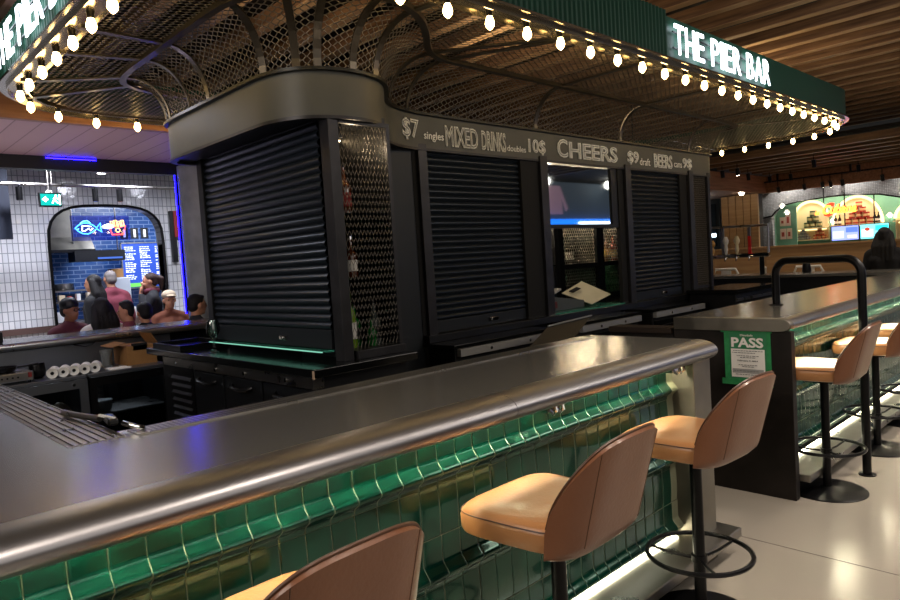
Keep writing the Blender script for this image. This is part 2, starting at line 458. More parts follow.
def roll(mb, x0, x1, yc=1.55, zc=1.02, a=.1, b=.05):
    p = [(yc, zc + b)] + [(yc - a * math.sin(t), zc + b * math.cos(t)) for t in [PI * k / 18 for k in range(1, 18)]] + [(yc, zc - b)]
    return mb.prismx(p, x0, x1)
M['perf'] = None
def perf_mat():
    m = bpy.data.materials.new('perforated_steel'); m.use_nodes = True; nt = m.node_tree; N = nt.nodes; L = nt.links; b = N['Principled BSDF']
    tc = N.new('ShaderNodeTexCoord'); vr = N.new('ShaderNodeTexVoronoi'); vr.voronoi_dimensions = '2D'; vr.inputs['Scale'].default_value = 58; vr.inputs['Randomness'].default_value = 0
    L.new(tc.outputs['Object'], vr.inputs['Vector'])
    r = N.new('ShaderNodeValToRGB'); r.color_ramp.interpolation = 'LINEAR'; r.color_ramp.elements[0].position = .30; r.color_ramp.elements[1].position = .42
    r.color_ramp.elements[0].color = (.01, .01, .01, 1); r.color_ramp.elements[1].color = srgb('#a8a49c')
    L.new(vr.outputs['Distance'], r.inputs[0]); L.new(r.outputs[0], b.inputs['Base Color'])
    b.inputs['Metallic'].default_value = .9; b.inputs['Roughness'].default_value = .3
    return m
M['perf'] = perf_mat()
M['led'] = glow('led_strip', '#fff3cf', 75)
M['led2'] = glow('led_strip_foot', '#fff3cf', 9)
def hook(parent, x):
    h = MB().tube([(x - .02, 1.525, .965), (x - .02, 1.50, .95), (x - .02, 1.485, .965), (x - .02, 1.49, .985)], .006, 8)
    h.tube([(x + .02, 1.525, .965), (x + .02, 1.50, .95), (x + .02, 1.485, .965), (x + .02, 1.49, .985)], .006, 8)
    h.box(x - .035, x + .035, 1.515, 1.55, .955, .97)
    h.build('bag_hook', M['chrome'], parent, smooth=True, label='chrome double bag hook')

b1 = thing('bar_counter', 'long steel-topped bar counter with green tiled front in the foreground', 'bar counter', (1.4, 1.8, 0))
MB().prism([(-.3, 1.55), (3.13, 1.55), (3.13, 2.19), (.655, 2.19), (.655, 6.6), (-.3, 6.6)], 1.03, 1.07).build('worktop', M['top'], b1, bevel=.002)
roll(MB(), -.3, 1.66).build('rolled_edge', M['roll'], b1, smooth=True)
roll(MB(), 1.6625, 3.13).build('rolled_edge', M['roll'], b1, smooth=True)
MB().box(.68, 3.02, 2.075, 2.17, 1.07, 1.0725).build('perforated_strip', M['perf'], b1)
MB().box(.68, 3.02, 2.066, 2.073, 1.07, 1.075).build('strip_rim', M['steel'], b1)
dr = MB().box(.50, .65, 2.1, 6.0, 1.069, 1.0715).build('drainer', M['steel'], b1)
rb = MB()
for i in range(7):
    xx = .512 + i * .022; rb.box(xx, xx + .004, 2.1, 6.0, 1.0715, 1.0755)
rb.build('drainer_rib', M['steel'], dr)
MB().box(-.3, 2.95, 1.62, 2.1, .0, 1.03).build('carcass', M['black'], b1)
MB().box(-.25, .5, 2.1, 6.6, .0, 1.03).build('side_carcass', M['black'], b1)
tile_front(-.3, 2.98, 1.60, b1)
MB().box(2.955, 3.125, 1.49, 2.12, 0, 1.0).build('end_post', M['steeld'], b1, bevel=.004)
MB().box(-.25, 2.93, 1.580, 1.595, 1.02, 1.028).build('light_strip', M['led'], b1, label='glowing light strip under the bar edge')
MB().box(-.3, 3.2, 1.40, 1.62, .10, .145).build('foot_ledge', M['steel'], b1, bevel=.006)
MB().box(-.25, 2.93, 1.59, 1.6, .15, .158).build('foot_light', M['led2'], b1)
hook(b1, 1.93); hook(b1, 2.84)

b2 = thing('bar_counter', 'second steel-topped bar counter with dark metal end panel carrying the green notice', 'bar counter', (6.5, 1.8, 0))
MB().box(4.12, 10.4, 1.52, 2.17, .995, 1.07).build('worktop', M['top'], b2, bevel=.002)
# square steel end cap that rounds into the rolled edge
p = [(2.17, .995), (2.17, 1.072), (1.55, 1.072)] + [(1.52 - .07 * math.sin(t), 1.034 + .038 * math.cos(t)) for t in [PI * k / 10 for k in range(0, 11)]]
MB().prismx(p, 4.06, 4.12).build('end_cap', M['steeld'], b2, bevel=.002)
for xa, xb in ((4.12, 5.55), (5.553, 7.4), (7.403, 10.4)):
    roll(MB(), xa, xb, 1.52, 1.032, .07, .038).build('rolled_edge', M['roll'], b2, smooth=True)
MB().box(4.08, 4.14, 1.456, 2.18, 0, .994).build('end_panel', M['darkpanel'], b2, bevel=.003)
MB().box(4.2, 10.3, 1.66, 2.1, 0, .99).build('carcass', M['black'], b2)
tile_front(4.15, 10.3, 1.64, b2, z_top=.985)
MB().box(4.2, 10.2, 1.616, 1.632, .990, .994).build('light_strip', M['led'], b2)
MB().box(4.15, 10.3, 1.40, 1.62, .10, .145).build('foot_ledge', M['steel'], b2, bevel=.006)
MB().box(4.2, 10.2, 1.59, 1.6, .15, .158).build('foot_light', M['led2'], b2)
# dark low wall that continues behind the end panel, closing the passage
lw = thing('service_gate', 'dark low wall closing the passage behind the near bar', 'gate', (4.1, 2.6, 0))
MB().box(4.09, 4.13, 2.19, 2.66, 0, .96).build('panel', M['darkpanel'], lw)
MB().box(4.06, 4.20, 2.19, 2.66, .965, 1.0).build('capping', pbr('brown_cap', '#2a211b', .4), lw)
# rear bar leg and its return
b3 = thing('bar_counter', 'steel-topped bar leg at the rear, in front of the seated diners', 'bar counter', (1.5, 7.0, 0))
MB().box(-.3, 4.2, 6.62, 7.3, 1.02, 1.07).build('worktop', M['top'], b3, bevel=.004)
roll(MB(), -.3, 4.2, 6.62, 1.04, .05, .032).build('rolled_edge', M['steel'], b3, smooth=True)
MB().box(-.2, 4.1, 6.72, 7.2, 0, 1.02).build('carcass', M['black'], b3)
MB().box(-.2, 2.55, 6.64, 6.66, .80, 1.0).build('splashback', M['darksteel'], b3)
b4 = thing('bar_counter', 'far cross bar with steel top in front of the white metal chairs', 'bar counter', (9.8, 3.5, 0))
MB().box(9.55, 10.2, 2.19, 5.4, 1.03, 1.07).build('worktop', M['top'], b4, bevel=.004)
MB().box(9.65, 10.1, 2.19, 5.3, 0, 1.03).build('carcass', M['black'], b4)
MB().box(9.5, 9.65, 2.19, 5.3, .55, .6).build('shelf', M['steel'], b4)
# ---- notice taped on the second bar's end panel
nt_ = thing('inspection_notice', 'green PASS inspection notice taped to the end panel of the second bar', 'notice', (4.07, 1.70, .86))
XN = 4.078
M['gtape'] = pbr('green_tape', '#1f7a44', .6, c2='#2b8a50', nscale=30)
M['ggreen'] = pbr('notice_green', '#2f7d52', .5)
MB().box(XN - .003, XN, 1.582, 1.828, .69, 1.0).build('sheet', M['ggreen'], nt_)
for a in ((1.815, 1.845, .665, 1.005), (1.568, 1.592, .66, 1.0)): MB().box(XN - .006, XN - .003, *a).build('tape', M['gtape'], nt_)
MB().box(XN - .007, XN - .004, 1.56, 1.865, .985, 1.003).build('tape', M['gtape'], nt_)
MB().box(XN - .007, XN - .004, 1.56, 1.865, .664, .70).build('tape', M['gtape'], nt_)
sh = MB().box(XN - .006, XN - .004, 1.605, 1.805, .712, .885).build('printed_panel', M['paper'], nt_)
M['ink'] = pbr('ink', '#2c2c2e', .7); M['greyp'] = pbr('print_grey', '#9a9a98', .7)
XT = XN - .0085
text_mesh('heading', 'DineSafe', M['paper'], (XT, 1.745, .963), (0, -1, 0), (0, 0, 1), .012, .075, nt_)
text_mesh('heading', 'PASS', M['paper'], (XT, 1.800, .895), (0, -1, 0), (0, 0, 1), .060, .19, nt_, offset=.03)
ln = MB()
for z, a, b in ((.872, 1.615, 1.79), (.860, 1.66, 1.795), (.842, 1.64, 1.77), (.832, 1.66, 1.75), (.786, 1.65, 1.76), (.776, 1.67, 1.74), (.75, 1.64, 1.79), (.728, 1.64, 1.78)):
    y = a
    while y < b: 
        q = min(b, y + random.uniform(.008, .02)); ln.box(XT, XT + .002, y, q, z, z + .003); y = q + .005
ln.build('fine_print', M['ink'], sh, kind='stuff')
text_mesh('date_line', 'February 7, 2024', M['ink'], (XT, 1.765, .808), (0, -1, 0), (0, 0, 1), .010, .12, sh)
MB().box(XT, XT + .001, 1.612, 1.798, .738, .764).build('grey_row', M['greyp'], sh)
# ---- black tube hoop standing over the second bar
hp = []
A = Vector((4.80, 1.28, 0)); B = Vector((4.96, 1.86, 0)); D = (B - A)
zt = 1.385; r = .10
hp.append(A + Vector((0, 0, 0.0))); hp.append(A + Vector((0, 0, zt - r)))
for k in range(1, 7):
    t = PI / 2 * k / 6; hp.append(A + D.normalized() * (r - r * math.cos(t)) + Vector((0, 0, zt - r + r * math.sin(t))))
for k in range(0, 7):
    t = PI / 2 * k / 6; hp.append(B - D.normalized() * (r - r * math.sin(t)) + Vector((0, 0, zt - r + r * math.cos(t))))
hp.append(B + Vector((0, 0, 1.074)))
hoop = thing('hoop_rail', 'black tubular hoop rail arching over the second bar top to the floor', 'rail', (4.8, 1.28, 0))
MB().tube(hp, .026, 14).build('tube', M['blackm'], hoop, smooth=True)
MB().lathe([(.05, 0), (.05, .008)], (A.x, A.y, 0), 20).build('foot_plate', M['blackm'], hoop)
MB().lathe([(.045, 0), (.045, .006)], (B.x, B.y, 1.0725), 20).build('foot_plate', M['blackm'], hoop)

# ------------------------------------------------------------------ bar stools
def squircle(a, b, n=40, e=.42, yo=0):
    out = []
    for k in range(n):
        t = 2*PI*k/n; c, s_ = math.cos(t), math.sin(t)
        x = a*math.copysign(abs(c)**e, c); y = b*math.copysign(abs(s_)**e, s_)
        x *= 1 + .07*(y/b)
        out.append((x, y + yo))
    return out
def make_stool(label):
    t = thing('bar_stool', label, 'bar stool', (0, 0, 0), 'tan leather stools along the bars')
    # seat cushion
    mb = MB(); n = 40; rings = []
    spec = [(.90, .698), (.975, .704), (1.0, .716), (1.0, .752), (.985, .762), (.975, .764), (.965, .768), (.93, .776), (.82, .780), (.5, .774), (.2, .770)]
    for s_, z in spec:
        rings.append([(x*s_, y*s_ + .035, z) for x, y in squircle(.215, .205)])
    for rg in rings: mb.v += rg
    for k in range(len(rings)-1):
        for j in range(n): j2 = (j+1) % n; mb.f.append((k*n+j, k*n+j2, (k+1)*n+j2, (k+1)*n+j))
    mb.f.append(tuple(range(n))[::-1]); mb.f.append(tuple((len(rings)-1)*n + j for j in range(n)))
    sc = mb.build('seat', M['leather'], t, smooth=True)
    pp = [(x*.99, y*.99 + .035, .7645) for x, y in squircle(.215, .205)]
    MB().tube(pp, .0022, 6, closed=True).build('seam_piping', M['piping'], sc, smooth=True)
    # wrap-round back shell
    def shell(u, v):    # u -1..1 round the back, v 0..1 upward
        th = u * 1.30
        top = .775 + .245 * max(0, math.cos(u * 1.5707)) ** .6
        e = .55
        sx, cy = math.sin(th), math.cos(th)
        bx = .226 * math.copysign(abs(sx) ** e, sx) if sx else 0
        by = -.04 - .155 * math.copysign(abs(cy) ** e, cy)
        z = .69 + (top - .69) * v
        h = (z - .69) / .33
        bx *= 1 + .05 * h
        by -= .095 * h * max(0, cy) ** .6
        # round the lower rim inwards
        if v < .12: bx *= 1 - .10 * (1 - v / .12) ** 2; by = by * (1 - .10 * (1 - v / .12) ** 2)
        return Vector((bx, by, z))
    nu, nv = 48, 14
    outer = [[shell(-1 + 2*i/nu, j/nv) for i in range(nu+1)] for j in range(nv+1)]
    c0 = Vector((0, 0, 0)); inner = []
    for j in range(nv+1):
        row = []
        for i in range(nu+1):
            p = outer[j][i]; a = outer[j][max(i-1, 0)]; b = outer[j][min(i+1, nu)]
            d = (b - a); nn = Vector((-d.y, d.x, 0)).normalized() if d.length else Vector((0, 1, 0))
            th = .026 if j < nv else .020
            row.append(p + nn * th)
        inner.append(row)
    def grid(rows): 
        m_ = MB(); W = len(rows[0])
        for r_ in rows: m_.v += [tuple(p) for p in r_]
        for j in range(len(rows)-1):
            for i in range(W-1): m_.f.append((j*W+i, j*W+i+1, (j+1)*W+i+1, (j+1)*W+i))
        return m_
    # closed ring strip: outer bottom->top, over the rim, inner top->bottom
    rim = [(outer[nv][i] + inner[nv][i]) / 2 + Vector((0, 0, .008)) for i in range(nu+1)]
    rows = outer + [rim] + inner[::-1]
    m_ = grid(rows); W = nu+1; R = len(rows)
    for j in range(R-1): pass
    m_.f.append(tuple(j*W for j in range(R))[::-1]); m_.f.append(tuple(j*W + W-1 for j in range(R)))
    m_.f += [((R-1)*W+i, (R-1)*W+i+1, i+1, i) for i in range(W-1)]
    bk = m_.build('backrest', M['leatherb'], t, smooth=True, label='brown leather wrap-round backrest')
    MB().tube([tuple(p + Vector((0, 0, .002))) for p in rim], .0045, 6).build('rim_piping', M['piping'], bk, smooth=True)
    for u in (-.34, .34):
        MB().tube([tuple(shell(u, v) ) for v in [.12 + .88*k/10 for k in range(11)]], .0013, 6).build('back_seam', M['piping'], bk, smooth=True)
    MB().lathe([(.13, .678), (.13, .698)], (0, .0, 0), 24).build('mounting_plate', M['blackm'], t)
    MB().cyl((0, 0, .018), (0, 0, .68), .024, n=18).build('pole', M['blackm'], t, smooth=True)
    MB().tube([(.205*math.cos(2*PI*k/40), .205*math.sin(2*PI*k/40), .27) for k in range(40)], .010, 8, closed=True).build('foot_ring', M['blackm'], t, smooth=True)
    sp = MB()
    for k in range(3):
        a = PI/2 + 2*PI*k/3 + .3
        sp.tube([(0.02*math.cos(a), .02*math.sin(a), .245), (.11*math.cos(a), .11*math.sin(a), .25), (.2*math.cos(a), .2*math.sin(a), .268)], .006, 6)
    sp.lathe([(.032, .235), (.032, .262)], (0, 0, 0), 18)
    sp.build('ring_spokes', M['blackm'], t, smooth=True)
    MB().lathe([(.215, 0), (.215, .006), (.205, .012), (.05, .018), (.03, .03)], (0, 0, 0), 48).build('base', M['blackm'], t, smooth=True)
    return t
proto = make_stool('tan leather bar stool nearest the camera, mostly back, cut by the lower frame edge')
spots = [(.68, 1.27, .04, None),
         (1.60, 1.27, .03, 'tan leather bar stool at the middle of the near bar front'),
         (2.56, 1.30, -.05, 'tan leather bar stool at the end of the near bar beside the steel post'),
         (4.37, 1.38, 0, 'tan leather bar stool closest to the PASS notice panel on the second bar'),
         (5.44, 1.38, 0, 'tan leather bar stool just behind the black hoop rail on the second bar'),
         (6.35, 1.38, .08, 'tan leather bar stool furthest along the second bar at the right frame edge')]
for i, (x, y, a, lb) in enumerate(spots):
    o = proto if i == 0 else copy_tree(proto)
    o.location = (x, y, 0); o.rotation_euler.z = a
    if lb: o['label'] = lb
# ------------------------------------------------------------------ kiosk
FP = [(1.95,4.75),(1.95,4.2),(1.95,3.6),(1.96,3.42),(2.03,3.25),(2.15,3.155),(2.32,3.115),(2.48,3.14),(2.62,3.21),(2.75,3.36),(2.85,3.50),(2.98,3.62),(3.15,3.70),(3.4,3.745),(5,3.75),(7,3.75),(8.1,3.75),(8.15,3.8),(8.15,4.3),(8.15,4.9),(8.1,4.95),(5,4.95),(2.2,4.95),(2.0,4.93)]
RP = [(1.70,4.95),(1.70,4.2),(1.70,3.5),(1.71,3.3),(1.82,3.02),(2.05,2.84),(2.30,2.79),(2.52,2.83),(2.72,2.94),(2.90,3.10),(3.05,3.26),(3.18,3.37),(3.32,3.43),(3.5,3.45),(5,3.45),(7,3.45),(8.2,3.45),(8.42,3.6),(8.45,4.3),(8.42,5.1),(8.2,5.25),(5,5.25),(2.2,5.25),(1.85,5.15)]
FS = chaikin(FP, 2); RS = chaikin(RP, 2)
NF = len(FS)
ks = thing('bar_kiosk', 'dark metal bar kiosk with roller shutters and a curved chalkboard fascia', 'kiosk', (5, 4.3, 0))
# path runs anticlockwise seen from above? offset +left is outward when path is clockwise
def signed(P): return sum(P[i][0]*P[(i+1) % len(P)][1] - P[(i+1) % len(P)][0]*P[i][1] for i in range(len(P))) / 2
OUT = 1 if signed(FS) < 0 else -1
def prof(a, b, z0, z1): return [(OUT*a, z0), (OUT*b, z0), (OUT*b, z1), (OUT*a, z1)]
def inset(P, d):
    out = []
    for i in range(len(P)):
        t = P[(i+1) % len(P)] - P[i-1]; t = t / np.linalg.norm(t); out.append((P[i][0] + OUT*d*t[1], P[i][1] - OUT*d*t[0]))
    return out
fas = MB().sweep(FS, prof(-.03, 0, 2.37, 2.61), True).build('fascia', M['fascia'], ks, smooth=True)
MB().sweep(FS, prof(-.035, .03, 2.61, 2.628), True).build('top_lip', M['lip'], fas, smooth=True)
MB().sweep(FS, prof(-.035, .006, 2.352, 2.37), True).build('bottom_lip', M['post'], fas, smooth=True)
# soffit under the fascia, set-back body top
MB().prism(inset(FS, .03), 2.375, 2.385).build('soffit', M['black'], ks)
def shutter(x0, x1, y, z0, z1, axis='x', tail=.09):
    mb = MB(); pit = .048; n = int((z1 - z0 - tail) / pit)
    pr = []
    for k in range(n):
        zb = z0 + tail + k * pit
        for t in (0, .12, .25, .4, .55, .7, .85, .95): 
            pr.append((.016 * math.sin(PI * min(1, t / .9)) if t < .9 else -.004, zb + t * pit))
    pr.append((0, z1))
    for (oa, za), (ob, zb) in zip(pr[:-1], pr[1:]):
        if axis == 'x': mb.add([(x0, y - oa, za), (x1, y - oa, za), (x1, y - ob, zb), (x0, y - ob, zb)], [(0, 1, 2, 3)])
        else: mb.add([(y - oa, x0, za), (y - oa, x1, za), (y - ob, x1, zb), (y - ob, x0, zb)], [(3, 2, 1, 0)])
    o = mb.build('roller_shutter', M['shut'], ks, smooth=True, fix=False)
    if axis == 'x':
        MB().box(x0, x1, y - .014, y + .01, z0, z0 + tail).build('bottom_rail', M['panel'], o, bevel=.003)
        xc = (x0 + x1) / 2 + .12
        MB().box(xc - .055, xc + .055, y - .03, y - .014, z0 + .03, z0 + .06).cyl((xc - .02, y - .036, z0 + .045), (xc - .02, y - .028, z0 + .045), .012).build('lock', M['chrome'], o, bevel=.004)
    else:
        MB().box(y - .014, y + .01, x0, x1, z0, z0 + tail).build('bottom_rail', M['panel'], o, bevel=.003)
        xc = (x0 + x1) / 2 - .22
        MB().box(y - .03, y - .014, xc - .045, xc + .045, z0 + .035, z0 + .065).cyl((y - .036, xc, z0 + .05), (y - .028, xc, z0 + .05), .013).build('lock', M['chrome'], o, bevel=.004)
    return o
shutter(3.30, 4.80, 2.20, 1.06, 2.42, 'y', .11)
shutter(3.42, 4.52, 3.80, .99, 2.42, 'x')
shutter(6.24, 7.32, 3.80, .99, 2.42, 'x')
def bx(name, mat, *a, bevel=.003, parent=ks, **k): return MB().box(*a).build(name, M[mat], parent, bevel=bevel, **k)
# wing
bx('post', 'post', 2.165, 2.232, 3.15, 3.24, 1.0, 2.37)
bx('post', 'black', 2.17, 2.26, 4.80, 4.88, 1.0, 2.40)
bx('head_box', 'black', 2.2, 2.35, 3.28, 4.8, 2.28, 2.37)
bx('glass_sill', 'gshelf', 2.12, 2.2, 3.3, 4.78, 1.046, 1.056, bevel=0)
MB().box(2.112, 2.12, 3.3, 4.78, 1.048, 1.053).build('lit_glass_edge', glow('teal_edge', '#8fe0c4', .5), ks, label='glowing teal glass edge under the shutter')
bx('cabinet_side', 'black', 2.236, 2.242, 3.24, 3.74, 1.05, 2.36, bevel=0)
# body walls
bx('panel', 'panel', 2.62, 3.30, 3.76, 3.80, .0, 2.40)
bx('post', 'post', 3.335, 3.42, 3.73, 3.81, .9, 2.40)
bx('jamb', 'dark', 3.285, 3.335, 3.76, 3.85, .9, 2.40)
bx('jamb', 'dark', 4.52, 4.76, 3.76, 3.90, .9, 2.40)
bx('post', 'post', 4.76, 4.86, 3.73, 3.81, .9, 2.40)
bx('jamb', 'dark', 6.03, 6.13, 3.76, 3.80, .9, 2.40)
bx('post', 'post', 6.14, 6.24, 3.73, 3.81, .9, 2.40)
bx('jamb', 'dark', 7.32, 7.48, 3.76, 3.90, .9, 2.40)
bx('post', 'post', 7.50, 7.60, 3.73, 3.81, .9, 2.40)
bx('side_wall', 'panel', 8.04, 8.08, 3.80, 4.9, 0, 2.40)
bx('back_wall', 'panel', 2.4, 8.04, 4.86, 4.90, 0, 2.40)
bx('side_wall', 'black', 2.30, 2.34, 3.85, 4.86, 0, 2.40)
bx('sill', 'black', 3.3, 8.06, 3.70, 3.95, .93, .985)
# counter of the wing with its stainless-trimmed cabinets
wcn = thing('back_counter', 'black counter with a chipped corner under the left kiosk shutter', 'counter', (2.2, 4.2, 0))
MB().box(1.9, 2.62, 3.05, 5.45, .955, 1.0).build('worktop', M['blackgl'], wcn, bevel=.004)
MB().box(2.0, 2.58, 3.12, 5.4, 0, .955).build('carcass', M['black'], wcn)
MB().box(1.93, 2.0, 3.12, 5.2, .885, .945).build('steel_rail', M['steel'], wcn, bevel=.003)
MB().obox((1.905, 3.062, .975), (.006, 0, .004), (0, .010, 0), (0, 0, .022)).build('chip', pbr('raw_chipboard', '#a88f78', .8), wcn)
vt = MB().box(1.955, 2.0, 4.74, 5.14, .12, .88).build('vent_panel', M['blackm'], wcn)
vm = MB()
for i in range(12): vm.obox((1.950, 4.94, .80 - i * .055), (.008, 0, .012), (0, .17, 0), (0, 0, .003))
vm.build('louvre', M['black'], vt)
for ya, yb in ((4.26, 4.72), (3.74, 4.24), (3.16, 3.72)):
    d = MB().box(1.955, 2.0, ya, yb, .12, .87).build('door', M['black'], wcn, bevel=.004)
    yc = (ya + yb) / 2
    MB().tube([(1.955, yc - .13, .82), (1.93, yc - .11, .81), (1.925, yc, .80), (1.93, yc + .11, .81), (1.955, yc + .13, .82)], .012, 8).build('handle', M['blackm'], d, smooth=True)
for i, y in enumerate((4.95, 4.3, 3.9, 3.4)): MB().cyl((1.93, y, .915), (1.922, y, .915), .012).build('lock', M['chrome'], wcn)
# undercounter drawer units below the facade
for (x0, x1, lb) in ((3.30, 4.42, 'black undercounter fridge with steel top rail below the left facade shutter'), (4.78, 5.76, 'black undercounter fridge with steel top rail below the open hatch'), (6.02, 7.08, 'black undercounter fridge with steel top rail below the right facade shutter')):
    u = thing('undercounter_fridge', lb, 'fridge', (x0, 3.5, 0), 'fridges below the kiosk facade')
    MB().box(x0, x1, 3.44, 3.72, .0, .90).build('body', M['black'], u, bevel=.004)
    MB().box(x0 - .02, x1 + .02, 3.42, 3.73, .905, .93).build('lid', M['blackgl'], u, bevel=.003)
    MB().box(x0 + .02, x1, 3.40, 3.44, .845, .90).build('steel_rail', M['rail'], u, bevel=.002)
    for k in (.3, .7): MB().cyl((x0 + (x1 - x0) * k, 3.40, .872), (x0 + (x1 - x0) * k, 3.394, .872), .012).build('lock', M['chrome'], u)
    for k in range(2):
        a = x0 + .03 + k * (x1 - x0 - .03) / 2; dd = MB().box(a, a + (x1 - x0 - .1) / 2, 3.422, 3.44, .1, .81).build('door', M['blackgl'], u, bevel=.003)
        MB().box(a + .1, a + .4, 3.40, 3.422, .74, .76).build('handle', M['blackm'], dd)
kb = tag(MB().add([(3.99,3.14,.995),(4.58,3.16,1.014),(4.20,3.05,.90),(3.62,3.03,.89),(3.99,3.155,.98),(4.58,3.175,.999),(4.20,3.065,.885),(3.62,3.045,.875)], [(0,1,2,3),(7,6,5,4),(0,4,5,1),(1,5,6,2),(2,6,7,3),(3,7,4,0)]).build('sink_lid', pbr('flap_metal', '#0e0e0f', .5, 0)), 'dark steel flap propped up behind the bar in front of the open hatch', 'lid')
MB().beam((3.985, 3.135, 1.0), (4.575, 3.155, 1.019), .014, .008).build('flap_edge', M['rail'], kb, label='bright steel top edge')
ck = thing('glass_washer', 'low black cabinet with flat top at the right end of the kiosk', 'cabinet', (7.7, 3.3, 0))
MB().box(7.28, 8.35, 3.15, 3.68, 0, .98).build('body', M['black'], ck, bevel=.004)
MB().box(7.25, 8.38, 3.12, 3.7, .985, 1.03).build('lid', M['blackgl'], ck, bevel=.004)
MB().box(7.28, 8.35, 3.135, 3.15, .90, .93).build('trim_strip', M['steel'], ck)

# ---- expanded metal (real strands)
def strands(u0, u1, v0, v1, L, H, keep=None):
    segs = []
    j0, j1 = int(math.floor(v0 / H)), int(math.ceil(v1 / H))
    i0, i1 = int(math.floor(u0 / L)), int(math.ceil(u1 / L))
    I = np.arange(i0, i1)[:, None] * L
    for j in range(j0, j1):
        ph = (j % 2) * L / 2
        k = np.array([0, .16, .5, .66, 1.0]) * L; hv = np.array([0, 0, 1, 1, 0]) * H + j * H
        U = (I + ph + k[None, :]); V = np.broadcast_to(hv, U.shape)
        a = np.stack([U[:, :-1].ravel(), V[:, :-1].ravel()], 1); b = np.stack([U[:, 1:].ravel(), V[:, 1:].ravel()], 1)
        segs.append(np.concatenate([a, b], 1))
    S = np.concatenate(segs); mid = (S[:, :2] + S[:, 2:]) / 2
    m = (mid[:, 0] >= u0) & (mid[:, 0] <= u1) & (mid[:, 1] >= v0) & (mid[:, 1] <= v1)
    S = S[m]; mid = mid[m]
    if keep is not None: S = S[keep(mid)]
    return S
def strand_mesh(name, S, fmap, w, th, mat, parent):
    # fmap: (N,2) -> P (N,3), normal (N,3)
    A, nA = fmap(S[:, :2]); B, nB = fmap(S[:, 2:])
    d = B - A; ln = np.linalg.norm(d, axis=1, keepdims=True); ok = (ln[:, 0] > 1e-6); A, B, nA, nB, d, ln = A[ok], B[ok], nA[ok], nB[ok], d[ok], ln[ok]
    d = d / ln; n = nA + nB; n /= np.linalg.norm(n, axis=1, keepdims=True); s = np.cross(d, n)
    s *= w / 2; n = n * th / 2
    V = np.stack([A - s - n, A + s - n, A + s + n, A - s + n, B - s - n, B + s - n, B + s + n, B - s + n], 1).reshape(-1, 3)
    N = len(A); base = (np.arange(N) * 8)[:, None, None]
    F = np.array([[0, 1, 5, 4], [1, 2, 6, 5], [2, 3, 7, 6], [3, 0, 4, 7]])[None] + base
    F = F.reshape(-1)
    me = bpy.data.meshes.new(name); nf = N * 4
    me.vertices.add(len(V)); me.vertices.foreach_set('co', V.astype(np.float32).ravel())
    me.loops.add(nf * 4); me.loops.foreach_set('vertex_index', F.astype(np.int32))
    me.polygons.add(nf); me.polygons.foreach_set('loop_start', np.arange(0, nf*4, 4, dtype=np.int32)); me.polygons.foreach_set('loop_total', np.full(nf, 4, np.int32))
    me.update(); me.validate()
    return link(name, me, mat, parent)
def pip(P, poly):
    x, y = P[:, 0], P[:, 1]; c = np.zeros(len(P), bool); n = len(poly)
    for i in range(n):
        x0, y0 = poly[i]; x1, y1 = poly[(i+1) % n]
        if y0 == y1: continue
        t = ((y0 > y) != (y1 > y)) & (x < (x1 - x0) * (y - y0) / (y1 - y0) + x0); c ^= t
    return c
def planar(origin, U, V):
    O = np.array(origin); U = np.array(U, float); V = np.array(V, float); n = np.cross(U, V)
    return lambda P: (O + P[:, :1] * U + P[:, 1:2] * V, np.tile(n, (len(P), 1)))
# bottle cabinet at the corner of the wing
bc = thing('bottle_cabinet', 'narrow mesh-fronted bottle cabinet at the corner of the kiosk', 'cabinet', (2.4, 3.4, 1.0))
MB().box(2.25, 2.60, 3.13, 3.74, 1.0, 1.05).build('base', M['post'], bc, bevel=.003)
MB().box(2.57, 2.595, 3.15, 3.18, 1.05, 2.335).build('frame', M['post'], bc)
MB().box(2.24, 2.595, 3.15, 3.175, 2.335, 2.36).build('frame', M['post'], bc)
MB().box(2.575, 2.595, 3.19, 3.74, 1.05, 2.40).build('side', M['black'], bc)
MB().box(2.25, 2.59, 3.72, 3.74, 1.05, 2.40).build('back', pbr('cabinet_back', '#24201d', .4, .3), bc)
S = strands(0, .31, 0, 1.24, .05, .0125)
strand_mesh('mesh_front', S[:, [1, 0, 3, 2]] if False else S, planar((2.262, 3.155, 1.055), (1, 0, 0), (0, 0, 1)), .0035, .004, M['mesh'], bc) if False else None
S = strands(0, 1.28, 0, .34, .085, .0130)
strand_mesh('mesh_front', S, planar((2.235, 3.155, 1.055), (0, 0, 1), (1, 0, 0)), .0022, .002, M['mesh'], bc)
for z in (1.455, 1.825): MB().box(2.26, 2.57, 3.19, 3.70, z, z + .012).build('glass_shelf', M['gshelf'], bc)
MB().box(2.3, 2.56, 3.60, 3.62, 2.33, 2.34).build('cabinet_light', glow('warm_strip', '#ffdca8', 10), bc)
def bottle(label, x, y, z, h, r, gm, liquid=None, cap='chrome', lab=None, group='spirit bottles in the corner cabinet', tall=.62):
    t = thing('bottle', label, 'bottle', (x, y, z), group)
    MB().lathe([(r*.9, 0), (r, .01), (r, h*tall*.82), (r*.85, h*tall*.95), (r*.35, h*tall*1.12), (r*.3, h*.93)], (x, y, z), 16).build('glass', gm, t, smooth=True)
    MB().lathe([(r*.36, h*.92), (r*.36, h)], (x, y, z), 12).build('cap', M[cap], t)
    if lab is not None: MB().lathe([(r*1.02, h*.15), (r*1.02, h*.42)], (x, y, z), 16).build('label', lab, t, smooth=True)
    return t
G = {'amber': pbr('amber_glass', '#4d220c', .06, 0, spec=.8, coat=.5), 'clear': pbr('clear_bottle', '#aeb8b4', .04, 0, trans=.8), 'green': pbr('green_bottle', '#1c6a2c', .05, 0, trans=.3), 'dark': pbr('dark_bottle', '#1c1512', .06, 0, coat=.5), 'lime': pbr('lime_bottle', '#8fb83a', .05, 0, trans=.4), 'red': pbr('red_bottle', '#8e2318', .08, 0, coat=.5)}
